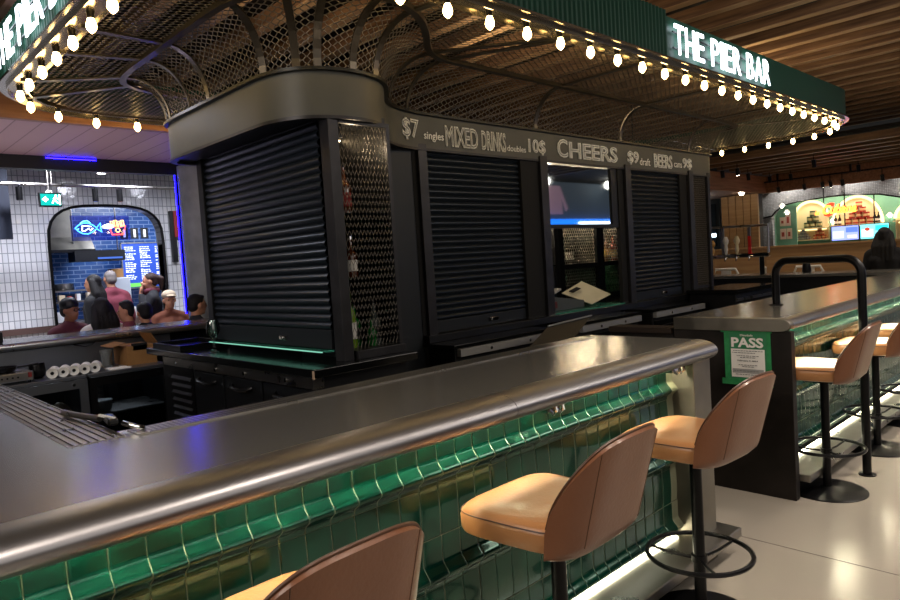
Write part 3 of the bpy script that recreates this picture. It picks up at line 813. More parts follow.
LB = {'w': M['paper'], 'r': pbr('red_label', '#7a1f1c', .6), 'k': pbr('black_label', '#141414', .6), 'y': pbr('ochre_label', '#b08a4a', .6)}
bottle('amber bottle with red label alone on the top glass shelf of the corner cabinet', 2.345, 3.30, 1.837, .30, .042, G['amber'], lab=LB['r'], cap='blackm')
bottle('slim amber bottle with pale label on the middle shelf of the corner cabinet', 2.335, 3.26, 1.467, .24, .035, G['amber'], lab=LB['w'])
bottle('dark round bottle behind the slim amber one on the middle shelf', 2.36, 3.45, 1.467, .22, .04, G['dark'], lab=LB['w'], cap='blackm')
bottle('pale yellow-green bottle at the left of the cabinet floor', 2.325, 3.30, 1.05, .36, .035, G['lime'], lab=LB['w'])
bottle('green gin bottle in the middle of the cabinet floor', 2.395, 3.36, 1.05, .26, .04, G['green'], lab=LB['k'])
bottle('clear bottle with round black emblem at the right of the cabinet floor', 2.50, 3.30, 1.05, .27, .042, G['clear'], lab=LB['k'], cap='chrome')
bottle('small green bottle in front of the cabinet floor row', 2.44, 3.25, 1.05, .17, .03, G['green'], cap='blackm')

# ---- open hatch
MB().box(4.86, 5.92, 3.785, 3.79, 1.80, 2.34).build('upper_pane', M['pane'], ks, label='reflecting upper glass pane')
MB().box(4.86, 6.03, 3.77, 3.80, 1.765, 1.80).build('pane_rail', M['black'], ks)
MB().box(5.92, 6.03, 3.77, 3.80, 1.80, 2.36).build('pane_rail', M['black'], ks)
MB().box(4.86, 6.03, 3.74, 4.02, .985, .998).build('glass_sill', M['tealsill'], ks)
MB().box(4.6, 7.9, 3.97, 4.84, .93, .985).build('inner_counter', M['blackgl'], ks)
# framed mesh doors on the far side of the hatch
fd = thing('back_shelf', 'black framed mesh shelving seen through the open kiosk hatch', 'shelf', (6.9, 4.7, .98))
for (xa, xb) in ((6.12, 6.20), (6.86, 7.0), (7.62, 7.7)): MB().box(xa, xb, 4.60, 4.66, .985, 2.0).build('upright', M['black'], fd)
for z in (1.82, 1.36, .985): MB().box(6.2, 7.62, 4.61, 4.65, z, z + .05).build('rail', M['black'], fd)
for z in (1.40,): MB().box(6.2, 7.62, 4.66, 4.84, z, z + .012).build('glass_shelf', M['gshelf'], fd)
for (xa, xb) in ((6.2, 6.86), (7.0, 7.62)):
    S = strands(0, .88, 0, xb - xa, .07, .02)
    strand_mesh('mesh_door', S, planar((xa, 4.64, 1.0), (0, 0, 1), (1, 0, 0)), .006, .006, M['mesh'], fd)
MB().box(6.15, 7.65, 4.80, 4.81, 1.93, 1.94).build('shelf_light', glow('shelf_strip', '#ffe6bd', 90), fd)
for i, (x, gm, lb, nm) in enumerate(((6.50, 'dark', 'w', 'dark bottle on the upper shelf behind the left mesh door'), (6.62, 'dark', 'k', 'black bottle beside a dark one behind the left mesh door'), (7.28, 'amber', 'y', 'amber whisky bottle with ochre label behind the right mesh door'), (7.42, 'red', 'y', 'red and orange bottle behind the right mesh door'))):
    bottle(nm, x, 4.74, 1.412, .32 if i != 2 else .36, .048, G[gm], lab=LB[lb], cap='chrome', group='bottles inside the hatch shelving')
gl0 = None
for k, (x, z) in enumerate([(7.06 + .085*i, 1.035) for i in range(6)] + [(7.06 + .085*i, 1.20) for i in range(6)]):
    if gl0 is None:
        gl0 = MB().lathe([(.032, 0), (.032, .004), (.005, .01), (.005, .07), (.03, .09), (.035, .12), (.03, .15)], (0, 0, 0), 12).build('wine_glass', pbr('glassware', '#d8dcd8', .05, 0, trans=.6), smooth=True)
        o = gl0
    else: o = gl0.copy(); col.objects.link(o)
    o.location = (x, 4.73, z); tag(o, 'small stemmed glass in the rows behind the lower right mesh door', 'glass', 'glasses in the hatch shelving')
tag(MB().box(7.02, 7.6, 4.67, 4.80, 1.185, 1.197).build('glass_rack', M['gshelf']), 'thin glass ledge carrying the upper row of stemmed glasses', 'shelf')
def slab(q, nrm, th):
    q = [Vector(v) for v in q]; n_ = Vector(nrm).normalized() * -th
    return MB().add([tuple(v) for v in q] + [tuple(v + n_) for v in q], [(0,1,2,3),(7,6,5,4),(0,4,5,1),(1,5,6,2),(2,6,7,3),(3,7,4,0)])
cbd = tag(slab([(5.389, 4.05, 1.148), (5.691, 4.02, 1.246), (5.844, 3.783, 1.1), (5.569, 3.826, 1.023)], (-.3, -.6, .74), .012).build('cutting_board', pbr('cream_board', '#c9c3a8', .55, c2='#bdb698', nscale=5), bevel=.004), 'cream plastic cutting board lying tilted on the open hatch sill', 'cutting board')
MB().obox((5.52, 3.985, 1.168), (.055, -.006, .016), (.012, -.018, -.008), (-.0012, -.0024, .003)).build('hand_slot', M['dark'], cbd)
ps = thing('card_machine', 'grey counter terminal box under the tilted cutting board', 'terminal', (5.2, 3.95, 1.0))
MB().prismy([(4.93, .999), (5.52, .999), (5.52, 1.07), (4.93, 1.15)], 3.88, 4.04).build('body', pbr('grey_plastic', '#4b4f50', .5), ps, bevel=.006)
MB().obox((5.0, 3.87, 1.06), (.06, 0, 0), (0, .012, 0), (0, 0, .03)).build('screen', pbr('red_screen', '#5c2a28', .3), ps)
MB().obox((5.08, 3.95, 1.17), (.09, 0, .03), (0, .06, 0), (-.003, 0, .008)).build('lid', M['greyp'], ps)

# ---- right end bottle cabinet on the facade
ec = thing('bottle_cabinet', 'narrow framed bottle cabinet at the right end of the facade', 'cabinet', (7.8, 3.8, 1.0))
MB().box(7.60, 8.06, 3.78, 3.80, .99, 1.05).build('frame', M['post'], ec); MB().box(8.0, 8.06, 3.75, 3.80, .99, 2.40).build('frame', M['post'], ec)
S = strands(0, 1.3, 0, .40, .05, .0125); strand_mesh('mesh_front', S, planar((7.6, 3.785, 1.05), (0, 0, 1), (1, 0, 0)), .0035, .004, M['mesh'], ec)
MB().box(7.60, 8.0, 3.98, 4.0, .99, 2.4).build('back', pbr('brown_back', '#2c211b', .4), ec)
for z in (1.42, 1.85): MB().box(7.6, 8.0, 3.80, 3.98, z, z + .01).build('glass_shelf', M['gshelf'], ec)
bottle('clear bottle on the lower shelf of the right end cabinet', 7.78, 3.9, 1.43, .3, .04, G['clear'], lab=LB['w'], group='bottles in the right end cabinet')
bottle('dark bottle on the floor of the right end cabinet', 7.82, 3.9, 1.0, .3, .045, G['dark'], lab=LB['r'], group='bottles in the right end cabinet')

# ---- chalk lettering on the fascia
def chalk(s, x0, x1, z0, h, outline=.0, parent=fas, y=3.7475, **k):
    text_mesh('chalk_lettering', s, M['chalk'], (x0, y - .004, z0), (1, 0, 0), (0, 0, 1), h, x1 - x0, parent, outline=outline, extrude=.001, **k)
def chalk2(s, x0, x1, z0, h):
    chalk(s, x0, x1, z0, h, outline=.03)
text_mesh('chalk_lettering', '$7', M['chalk'], (3.165, 3.693, 2.415), (.20, .035, 0), (0, 0, 1), .155, .19, fas, outline=.03)
chalk('singles', 3.40, 3.60, 2.42, .075, y=3.732, offset=.01)
chalk('MIXED', 3.625, 3.985, 2.40, .16, outline=.03, y=3.740); chalk2('DRINKS', 4.035, 4.33, 2.40, .16)
chalk('doubles', 4.345, 4.585, 2.415, .05)
chalk('10$', 4.62, 4.86, 2.405, .135, outline=.03)
chalk('C', 5.03, 5.19, 2.405, .17, outline=.032); chalk('HEERS', 5.21, 6.02, 2.405, .155, outline=.032)
chalk('$9', 6.21, 6.43, 2.405, .14, outline=.03)
chalk('draft', 6.45, 6.66, 2.41, .075)
chalk('BEERS', 6.74, 7.14, 2.40, .15, outline=.03)
chalk('cans', 7.18, 7.36, 2.425, .05)
chalk('9$', 7.38, 7.60, 2.41, .13, outline=.03)

# ------------------------------------------------------------------ canopy
cn = thing('bar_canopy', 'arched canopy of expanded metal mesh with a green fascia over the bar', 'canopy', (5, 4.3, 2.95))
ZC = 2.95
def outer_path(o=0.):
    out = []
    X0, X1, Y0, Y1 = 1.15 - o, 10.05 + o, 2.58 - o, 6.25 + o
    for cx, cy, r, a0 in ((X0 + .8, Y0 + .8, .8, PI), (X1 - 1.0, Y0 + 1.0, 1.0, 1.5*PI), (X1 - 1.0, Y1 - 1.0, 1.0, 0), (X0 + .8, Y1 - .8, .8, .5*PI)):
        n = 12
        for k in range(n + 1):
            t = a0 + PI/2 * k / n; out.append((cx + r*math.cos(t), cy + r*math.sin(t)))
    return out
OP = outer_path()[::-1]     # same sense as fascia path (clockwise)
OO = 1 if signed(OP) < 0 else -1
def oprof(a, b, z0, z1): return [(OO*a, z0), (OO*b, z0), (OO*b, z1), (OO*a, z1)]
MB().sweep(OP, oprof(-.13, .048, ZC - .005, ZC + .011), True).build('edge_channel', M['channel'], cn, smooth=True)
MB().sweep(OP, oprof(-.004, .004, ZC - .03, ZC - .005), True).build('edge_lip', M['channel'], cn, smooth=True)
MB().sweep(OP, oprof(-.135, -.128, ZC - .02, ZC + .02), True).build('edge_lip', M['channel'], cn, smooth=True)
# green valance: plain to the right and behind, corrugated on the left and the near front
def resample(P, step, start=0.):
    P = [Vector(p) for p in P]; P.append(P[0]); out = []; carry = start
    for a, b in zip(P[:-1], P[1:]):
        L = (b - a).length
        while carry < L: out.append(a.lerp(b, carry / L) if L else a); carry += step
        carry -= L
    return out
PR = resample(OP, .0125)
plain = []; corr = []
zig = [-.006, -.006, .006, .006]
def iscorr(p): return (p.x < 4.88 and p.y < 4) or p.x < 1.9 and p.y < 5.9
n = len(PR)
st = next(i for i in range(n) if not iscorr(PR[i]) and iscorr(PR[(i+1) % n]))
seq = [PR[(st + 1 + i) % n] for i in range(n)]
cp = [p for p in seq if iscorr(p)]; pp_ = [p for p in seq if not iscorr(p)]
mb = MB(); base = 0
for k, p in enumerate(cp):
    d = (cp[min(k+1, len(cp)-1)] - cp[max(k-1, 0)]).normalized(); nn = Vector((-d.y, d.x)) * OO
    q = p + nn * (.03 + zig[k % 4]); mb.v += [(q.x, q.y, ZC + .012), (q.x, q.y, ZC + .36)]
for k in range(len(cp) - 1): mb.f.append((2*k, 2*k+2, 2*k+3, 2*k+1))
mb.build('corrugated_fascia', M['valance'], cn, fix=False)
ps_ = [pp_[0]] + pp_[1:-1:4] + [pp_[-1]]
MB().sweep([(p.x, p.y) for p in ps_], oprof(0, .012, ZC + .02, ZC + .33)).build('plain_fascia', M['valance'], cn, smooth=True)
# ring tube and ribs
RI = 1 if signed(RS) < 0 else -1
MB().sweep([tuple(p) for p in RS], [(-.022, ZC - .03), (.022, ZC - .03), (.022, ZC + .0), (-.022, ZC + .0)], True).build('ring_beam', M['frame'], cn, smooth=True)
OPa = np.array(OP)
def exit_pt(p, d):
    best = None
    for t in np.arange(.05, 4, .02):
        q = p + d*t
        if not pip(np.array([[q[0], q[1]]]), OP)[0]: best = t; break
    return p + d*((best or 1) - .1)
def arc_pt(f, r, t, z0=2.628):
    c, s_ = math.cos(t), math.sin(t)
    return np.array([r[0] + (f[0]-r[0])*c, r[1] + (f[1]-r[1])*c, z0 + (ZC - .015 - z0)*s_])
feet = [(1.95,4.72),(1.95,4.45),(1.94,4.05),(1.95,3.42),(2.03,3.24),(2.15,3.15),(2.32,3.11),(2.52,3.15),(3.0,3.63),(3.25,3.73),(4.74,3.75),(6.1,3.75),(7.55,3.75),(8.1,3.75),(8.15,4.4),(8.1,4.95),(6.4,4.95),(4.6,4.95),(3.0,4.95),(2.0,4.93)]
for (fx, fy) in feet:
    i = int(np.argmin((FS[:, 0]-fx)**2 + (FS[:, 1]-fy)**2)); f, r = FS[i], RS[i]
    if 3.5 < fx < 8.0: f = np.array([fx, fy]); r = np.array([fx, 3.45 if fy < 4 else 5.25])
    pts = [Vector(arc_pt(f, r, PI/2*k/10)) for k in range(11)]
    d = (r - f); d = d / np.linalg.norm(d); e = exit_pt(r, d)
    tang = Vector((d[1], -d[0], 0))
    mb = MB(); P = pts + [Vector((e[0], e[1], ZC - .012))]
    for a, b in zip(P[:-1], P[1:]):
        dd = (b - a); 
        if dd.length < 1e-4: continue
        upn = tang.cross(dd).normalized()
        mb.obox((a + b)/2, dd*.502, tang*.022, upn*.006)
    mb.build('rib', M['frame'], cn)
# flat mesh
ring = [tuple(p) for p in RS]
inner_outer = outer_path(-.12)
S = strands(1.2, 10.0, 2.6, 6.2, .084, .022, keep=lambda P: pip(P, inner_outer) & ~pip(P, ring))
strand_mesh('mesh_panel', S, planar((0, 0, ZC - .002), (1, 0, 0), (0, 1, 0)), .0052, .0035, M['mesh'], cn)
# curved mesh from the ring down to the fascia
seg = np.linalg.norm(np.roll(FS, -1, 0)*.5 + np.roll(RS, -1, 0)*.5 - FS*.5 - RS*.5, axis=1); cum = np.concatenate([[0], np.cumsum(seg)])
Ltot = cum[-1]; AL = .50
def curved(P):
    u = P[:, 0] % Ltot; k = np.clip(np.searchsorted(cum, u, side='right') - 1, 0, NF-1); t = ((u - cum[k]) / seg[k])[:, None]; k2 = (k+1) % NF
    f = FS[k]*(1-t) + FS[k2]*t; r = RS[k]*(1-t) + RS[k2]*t
    a = (P[:, 1:2] / AL) * PI/2; c, s_ = np.cos(a), np.sin(a)
    xy = r + (f - r)*c; z = 2.628 + (ZC - .002 - 2.628)*s_
    d = (f - r); d = d / np.linalg.norm(d, axis=1, keepdims=True)
    n = np.concatenate([d*c, s_], 1)
    return np.concatenate([xy, z], 1), n
S = strands(0, Ltot, 0.005, AL, .074, .0195)
strand_mesh('mesh_cove', S, curved, .0052, .0035, M['mesh'], cn)
# hanger rods
for (x, y) in ((1.6, 3.2), (1.6, 5.6), (5.2, 2.95), (9.3, 3.3), (9.3, 5.5)):
    MB().cyl((x, y, ZC), (x, y, 3.72), .008, n=8).build('hanger_rod', M['blackm'], cn)
# festoon bulbs round the edge
IP = [Vector(p) for p in outer_path(-.065)]; IP.append(IP[0])
bulbs = resample([(p.x, p.y) for p in IP[:-1]], .335, .21)
bp0 = None; nb = 0
for p in bulbs:
    if p.y > 5.9 and p.x > 3.5: continue
    if p.x > 9.6 and p.y > 4.9: continue
    if bp0 is None:
        bp0 = thing('light_bulb', 'x', 'light bulb', (0, 0, 0), 'warm festoon bulbs along the canopy edge')
        MB().lathe([(.018, -.035), (.020, -.01), (.024, 0)], (0, 0, 0), 12).build('socket', M['blackm'], bp0, smooth=True)
        MB().lathe([(.003, -.112), (.014, -.103), (.024, -.090), (.027, -.075), (.024, -.058), (.018, -.042), (.016, -.034)], (0, 0, 0), 14).build('globe', M['bulb'], bp0, smooth=True)
        o = bp0
    else: o = copy_tree(bp0)
    side = 'front edge of the canopy' if p.y < 2.75 else ('back edge of the canopy' if p.y > 6 else ('left edge of the canopy' if p.x < 1.4 else ('right end of the canopy' if p.x > 9.8 else 'rounded corner of the canopy')))
    o.location = (p.x, p.y, ZC - .004); o['label'] = 'small warm glowing bulb hanging in the row under the ' + side; nb += 1
    o['group'] = 'warm bulbs under the ' + side
# lit signs
def lit_sign(label, start, dr, total):
    t = thing('lit_sign', label, 'sign', start)
    s = 'THE PIER BAR'; x = 0; widths = []
    wd_ = {'T': .15, 'H': .155, 'E': .135, ' ': .07, 'P': .15, 'I': .055, 'R': .155, 'B': .155, 'A': .17}
    tot = sum(wd_[c] for c in s) + .036 * (len(s) - 1); k = total / tot
    S0 = Vector(start); D = Vector(dr)
    nrm = D.cross(Vector((0, 0, 1)))
    for c in s:
        if c != ' ':
            o, _ = text_mesh('letter', c, M['letter'], S0 + D*x*k, dr, (0, 0, 1), .225, wd_[c]*k, t, extrude=.006)
        x += wd_[c] + .036
    a = S0 + Vector((0, 0, .03)); b = a + D*total
    for z in (.05, .17):
        MB().beam(S0 - nrm*.018 + Vector((0, 0, z)), S0 - nrm*.018 + D*total + Vector((0, 0, z)), .008, .01).build('mounting_bar', M['blackm'], t)
lit_sign('white illuminated THE PIER BAR letters on the long front canopy fascia', (4.96, 2.535, 3.0), (1, 0, 0), 1.84)
lit_sign('white illuminated THE PIER BAR letters on the left canopy fascia', (1.085, 5.42, 3.0), (0, -1, 0), 1.87)
# ------------------------------------------------------------------ rear service area
for (x0, x1, lb) in ((.35, 1.60, 'glass-door undercounter fridge at the left, with the paper rolls on top'), (1.615, 2.26, 'glass-door undercounter fridge under the cardboard box')):
    u = thing('display_fridge', lb, 'fridge', (x0, 6.2, 0))
    MB().box(x0, x1, 6.60, 6.63, .0, .775).box(x0, x0 + .02, 5.99, 6.6, 0, .775).box(x1 - .02, x1, 5.99, 6.6, 0, .775).box(x0, x1, 5.99, 6.6, 0, .05).build('cabinet', M['blackm'], u)
    MB().box(x0, x1, 5.96, 6.63, .775, .80).build('steel_top', M['darksteel'], u, bevel=.003)
    d = MB().box(x0, x1, 5.95, 5.985, .70, .77).box(x0, x1, 5.95, 5.985, .03, .10).box(x0, x0 + .05, 5.95, 5.985, .10, .70).box(x1 - .06, x1, 5.95, 5.985, .10, .70).build('door_frame', M['darksteel'] if x0 < 1 else M['blackm'], u)
    MB().box(x0 + .05, x1 - .06, 5.965, 5.972, .10, .70).build('door_glass', M['gdark'], d)
    MB().cyl((x1 - .1, 5.95, .735), (x1 - .1, 5.942, .735), .012).build('lock', M['chrome'], d)
    MB().box(x0 + .03, x1 - .03, 6.02, 6.55, .44, .455).build('wire_shelf', M['steel'], u)
    MB().box(x0 + .05, x1 - .05, 6.5, 6.52, .755, .765).build('cabinet_inner_light', glow('cabinet_inner_light', '#dfe6f2', 14), u)
tag(MB().lathe([(.09, 0), (.105, .01), (.07, .09), (.02, .13)], (1.43, 6.15, .455), 18).build('food_bag', pbr('bag_tan', '#b59a80', .5), smooth=True), 'tan wrapped bundle on the shelf of the left glass-door fridge', 'bag')
cbw = thing('plastic_tub', 'clear round plastic tub on the shelf of the right glass-door fridge', 'tub', (1.74, 6.12, .455))
MB().lathe([(.06, 0), (.075, .03), (.08, .09)], (1.74, 6.12, .455), 18).build('bowl', M['greyp'], cbw, smooth=True); MB().lathe([(.085, .088), (.085, .098)], (1.74, 6.12, .455), 18).build('lid', M['white'], cbw)
rp = None
for i in range(5):
    if rp is None:
        rp = thing('paper_roll', '', 'paper roll', (0, 0, 0))
        pts = []; mb = MB(); n = 24
        prof = [(.012, -.07), (.040, -.08), (.042, -.075), (.042, .075), (.040, .08), (.012, .07)]
        for r, y in prof:
            for j in range(n): t = 2*PI*j/n; mb.v.append((r*math.cos(t), y, r*math.sin(t)))
        for k in range(len(prof)):
            k2 = (k+1) % len(prof)
            for j in range(n): j2 = (j+1) % n; mb.f.append((k*n+j, k*n+j2, k2*n+j2, k2*n+j))
        mb.build('paper', M['paper'], rp, smooth=True)
        MB().cyl((0, -.081, 0), (0, -.06, 0), .013, n=14).build('core', M['dark'], rp)
        o = rp
    else: o = copy_tree(rp)
    o.location = (1.40 + .068*i, 6.10, .842); o['group'] = 'white paper rolls on the fridge'
    o.location.x = 1.40 + .078*i; o.rotation_euler.z = -.35
    o['label'] = ['white paper roll at the left end of the row on the fridge', 'white paper roll second from the left end of the row', 'white paper roll in the middle of the row on the fridge', 'white paper roll second from the cardboard box in the row', 'white paper roll at the right end of the row, nearest the glass jug'][i]
    del o['group']
tm = thing('label_printer', 'silver box appliance with black pan on top, left end of the fridge top', 'appliance', (1.1, 6.15, .80))
MB().box(.92, 1.25, 6.02, 6.3, .815, .885).build('body', M['steel'], tm, bevel=.01)
for k in range(5): MB().cyl((1.0 + .035*k, 6.02, .85), (1.0 + .035*k, 6.012, .85), .007, n=8).build('button', M['blackm'], tm)
MB().obox((1.22, 6.012, .86), (.012, 0, 0), (0, .005, 0), (0, 0, .018)).build('red_tag', LB['r'], tm)
for (x, y) in ((.95, 6.05), (1.22, 6.05), (.95, 6.27), (1.22, 6.27)): MB().cyl((x, y, .80), (x, y, .815), .012, n=8).build('foot', M['blackm'], tm)
pn = thing('frying_pan', 'black round pan resting on the silver appliance', 'pan', (1.05, 6.15, .887))
MB().lathe([(.09, 0), (.115, .03), (.12, .04), (.112, .04), (.085, .008)], (1.05, 6.15, .888), 24).build('bowl', M['blackm'], pn, smooth=True)
MB().tube([(1.16, 6.12, .92), (1.30, 6.08, .93)], .009, 8).build('handle', M['blackm'], pn)
bw = tag(MB().lathe([(.03, 0), (.055, .02), (.06, .06), (.055, .12), (.05, .125)], (1.31, 6.2, .80), 18).build('steel_pot', M['blackm'], smooth=True), 'small black pot between the silver appliance and the paper rolls', 'pot')
jg = tag(MB().lathe([(.042, 0), (.045, .01), (.04, .06), (.05, .13), (.052, .15), (.047, .15), (.036, .06), (.04, .015)], (1.86, 6.3, .80), 20).build('glass_tumbler', pbr('tumbler', '#c8ccca', .05, 0, trans=.85), smooth=True), 'clear ribbed tumbler between the paper rolls and the cardboard box', 'glass')
cbx = thing('cardboard_box', 'open brown cardboard box on the right glass-door fridge', 'box', (2.1, 6.3, .8))
MB().box(1.985, 2.235, 6.16, 6.5, .80, .965).build('box', M['card'], cbx)
MB().obox((2.235, 6.33, 1.01), (.003, 0, 0), (0, .15, 0), (-.03, 0, .05)).build('flap', M['card'], cbx)
MB().obox((1.93, 6.33, .985), (.06, 0, .012), (0, .15, 0), (0, 0, .002)).build('flap', M['card'], cbx)
MB().obox((2.10, 6.18, .955), (.06, 0, 0), (0, .02, 0), (0, 0, .03)).build('tape', M['dark'], cbx)
tag(MB().box(1.80, 1.97, 6.02, 6.18, .80, .806).build('paper_sheet', M['paper']), 'white paper lying on the fridge top left of the box', 'paper')
tag(MB().tube([(1.7, 6.63, 1.0), (1.78, 6.6, .98), (1.84, 6.6, .99), (1.87, 6.61, 1.01)], .006, 6).build('cable', M['blackm']), 'dark cable loop hanging under the rear bar', 'cable')
# soda gun lying at the drainer corner
sg = thing('soda_gun', 'black bar gun with ribbed steel hose lying at the drainer corner', 'soda gun', (.7, 2.3, 1.07))
MB().tube([(.62, 2.62, 1.085), (.63, 2.5, 1.088), (.645, 2.40, 1.09), (.655, 2.34, 1.092)], .010, 10).build('hose', M['steel'], sg, smooth=True)
MB().obox((.665, 2.27, 1.095), (.016, 0, 0), (.008, .055, 0), (0, 0, .011)).build('handle', M['blackgl'], sg, bevel=.006)
for i in range(7): MB().cyl((.650 + .002*i, 2.32 - .016*i, 1.102), (.650 + .002*i, 2.32 - .016*i, 1.109), .005, n=8).build('button', M['white'], sg)
MB().tube([(.68, 2.20, 1.09), (.70, 2.13, 1.083), (.715, 2.12, 1.078)], .008, 10).build('nozzle', M['chrome'], sg, smooth=True)
# wing counter: tray and wine glasses
ty = thing('serving_tray', 'black rectangular tray on the wing counter beside the shutter', 'tray', (2.05, 5.1, 1.0))
MB().box(1.93, 2.30, 4.86, 5.38, 1.0, 1.008).build('base', M['blackm'], ty); MB().box(1.93, 1.945, 4.86, 5.38, 1.008, 1.04).box(2.285, 2.30, 4.86, 5.38, 1.008, 1.04).box(1.945, 2.285, 4.86, 4.875, 1.008, 1.04).box(1.945, 2.285, 5.365, 5.38, 1.008, 1.04).build('rim', M['blackm'], ty)
wg = None
for (x, y, z, lb) in ((2.02, 4.50, 1.0, 'large clear stemmed wine glass on the wing counter by the shutter'), (2.10, 4.66, 1.0, 'second stemmed wine glass just behind the first on the wing counter')):
    if wg is None:
        wg = MB().lathe([(.036, 0), (.036, .003), (.005, .008), (.004, .09), (.02, .10), (.042, .135), (.044, .165), (.034, .215), (.032, .215), (.041, .165), (.038, .135), (.0, .105)], (0, 0, 0), 24).build('wine_glass', M['glass'], smooth=True, fix=False); o = wg
    else: o = wg.copy(); col.objects.link(o)
    o.location = (x, y, z); tag(o, lb, 'wine glass')
bm_ = tag(MB().box(.9, 1.2, 6.75, 7.05, 1.07, 1.17).build('till', M['black'], bevel=.01), 'black box standing on the rear bar at the left frame edge', 'box')

# ------------------------------------------------------------------ rear wall fittings
def spot(loc, aim=(0, -.2, -1), label='', h=.14, r=.035, group=None, lit=False, rod=.1):
    t = thing('track_spotlight', label, 'spotlight', loc, group)
    x, y, z = loc; a = Vector(aim).normalized(); c = Vector((x, y, z - rod))
    MB().cyl((x, y, z), (x, y, z - rod), .008, n=8).build('stem', M['blackm'], t)
    MB().cyl(c, c + a*h, r, n=14).build('housing', M['blackm'], t, smooth=True)
    MB().cyl(c + a*h, c + a*(h + .004), r*.8, n=14).build('lens', glow('lens_lit', '#fff2dc', 14 if lit else 1) if lit else pbr('lens_off', '#55524c', .2), t)
    return t
rl = thing('track_rail', 'long thin grey lighting rail in front of the white tiled wall', 'rail', (2, 9.5, 2.79))
MB().cyl((-1, 9.5, 2.79), (5.5, 9.5, 2.79), .022, n=10).build('rail', M['steel'], rl)
for x in (-.5, 2.36, 5.2): MB().cyl((x, 9.5, 2.79), (x, 9.5, 3.3), .012, n=8).build('rail_hanger', M['steel'], rl)
for (x, lb) in ((2.0, 'black cylinder spotlight left of the exit sign on the grey rail'), (2.85, 'black cylinder spotlight above the left of the arched window'), (3.15, 'black cylinder spotlight above the right of the arched window')):
    spot((x, 9.5, 2.775), (0, 0, -1), lb, .16, .036, rod=.02)
cl = thing('ceiling_spotlight', 'lit black ceiling downlight above the arched window', 'downlight', (2.98, 9.6, 3.0))
MB().cyl((2.98, 9.6, 3.3), (2.98, 9.6, 2.98), .06, n=16).build('housing', M['blackm'], cl, smooth=True); MB().cyl((2.98, 9.6, 2.98), (2.98, 9.6, 2.97), .05, n=16).build('lens', glow('down_lens', '#ffffff', 12), cl)
ex = thing('exit_sign', 'green running man exit sign with left arrow hanging before the tiled wall', 'exit sign', (2.31, 9.45, 2.6))
MB().box(2.19, 2.44, 9.43, 9.49, 2.51, 2.685).build('case', M['blackm'], ex, bevel=.006)
MB().box(2.205, 2.425, 9.424, 9.43, 2.528, 2.667).build('panel', glow('exit_green', '#0f8f86', 1.5), ex)
MB().cyl((2.31, 9.46, 2.69), (2.31, 9.46, 3.3), .012, n=8).build('hanger', M['steel'], ex)
MB().lathe([(.04, 0), (.03, .03)], (2.31, 9.46, 2.686), 12).build('rose', M['white'], ex)
wpic = glow('exit_white', '#e6ffff', 4)
ar = MB(); ar.obox((2.255, 9.421, 2.6), (.03, 0, 0), (0, .002, 0), (0, 0, .008)); ar.obox((2.243, 9.421, 2.611), (.018, 0, .018), (0, .002, 0), (-.005, 0, .005)); ar.obox((2.243, 9.421, 2.589), (.018, 0, -.018), (0, .002, 0), (.005, 0, .005))
ar.build('arrow', wpic, ex)
mn = MB().sphere((2.372, 9.42, 2.645), .012, 8, 6, (1, .3, 1)).tube([(2.366, 9.42, 2.63), (2.355, 9.42, 2.595)], .010, 6).tube([(2.355, 9.42, 2.595), (2.335, 9.42, 2.575), (2.33, 9.42, 2.55)], .007, 6).tube([(2.355, 9.42, 2.595), (2.375, 9.42, 2.575), (2.39, 9.42, 2.55)], .007, 6).tube([(2.366, 9.42, 2.625), (2.34, 9.42, 2.61)], .005, 6).tube([(2.366, 9.42, 2.625), (2.395, 9.42, 2.605)], .005, 6)
mn.build('running_man', wpic, ex)
MB().box(2.405, 2.42, 9.419, 9.422, 2.535, 2.66).build('door_bar', wpic, ex)
tag(MB().box(1.55, 1.97, 9.88, 9.93, 2.15, 3.3).build('hanging_banner', pbr('navy_banner', '#141c2c', .7)), 'dark navy hanging banner at the left edge of the tiled wall', 'banner')
rbn = thing('wall_banner', 'narrow black and red upright banner on the tiled wall beside the column', 'banner', (4.42, 10.93, 2.2))
MB().box(4.36, 4.44, 10.93, 10.99, 1.8, 2.62).build('board', M['black'], rbn); MB().box(4.41, 4.52, 10.91, 10.93, 2.2, 2.62).build('red_panel', pbr('red_panel', '#8a1f22', .5), rbn)
# blue accent tube clipped to the column, lights its left edge
bt = thing('accent_light', 'blue glowing light line up the left edge of the concrete column', 'light', (3.36, 8.12, 2.0))
MB().cyl((3.335, 8.12, 1.1), (3.335, 8.12, 2.76), .006, n=10).build('tube', glow('blue_tube', '#0804ff', 16), bt)
MB().box(3.34, 3.37, 8.12, 8.135, 1.1, 2.76).build('clip', M['blackm'], bt)

st_ = thing('accent_light', 'added blue light tube under the steel edge of the pale board soffit', 'light', (2.2, 8.17, 2.8))  # tube added for the blue glow on soffit and drainer
MB().cyl((2.0, 8.19, 2.90), (2.5, 8.19, 2.90), .004, n=10).build('tube', glow('added_blue_tube', '#1208ff', 30), st_)
MB().box(2.0, 2.5, 8.193, 8.2, 2.895, 2.905).build('clip', M['blackm'], st_)
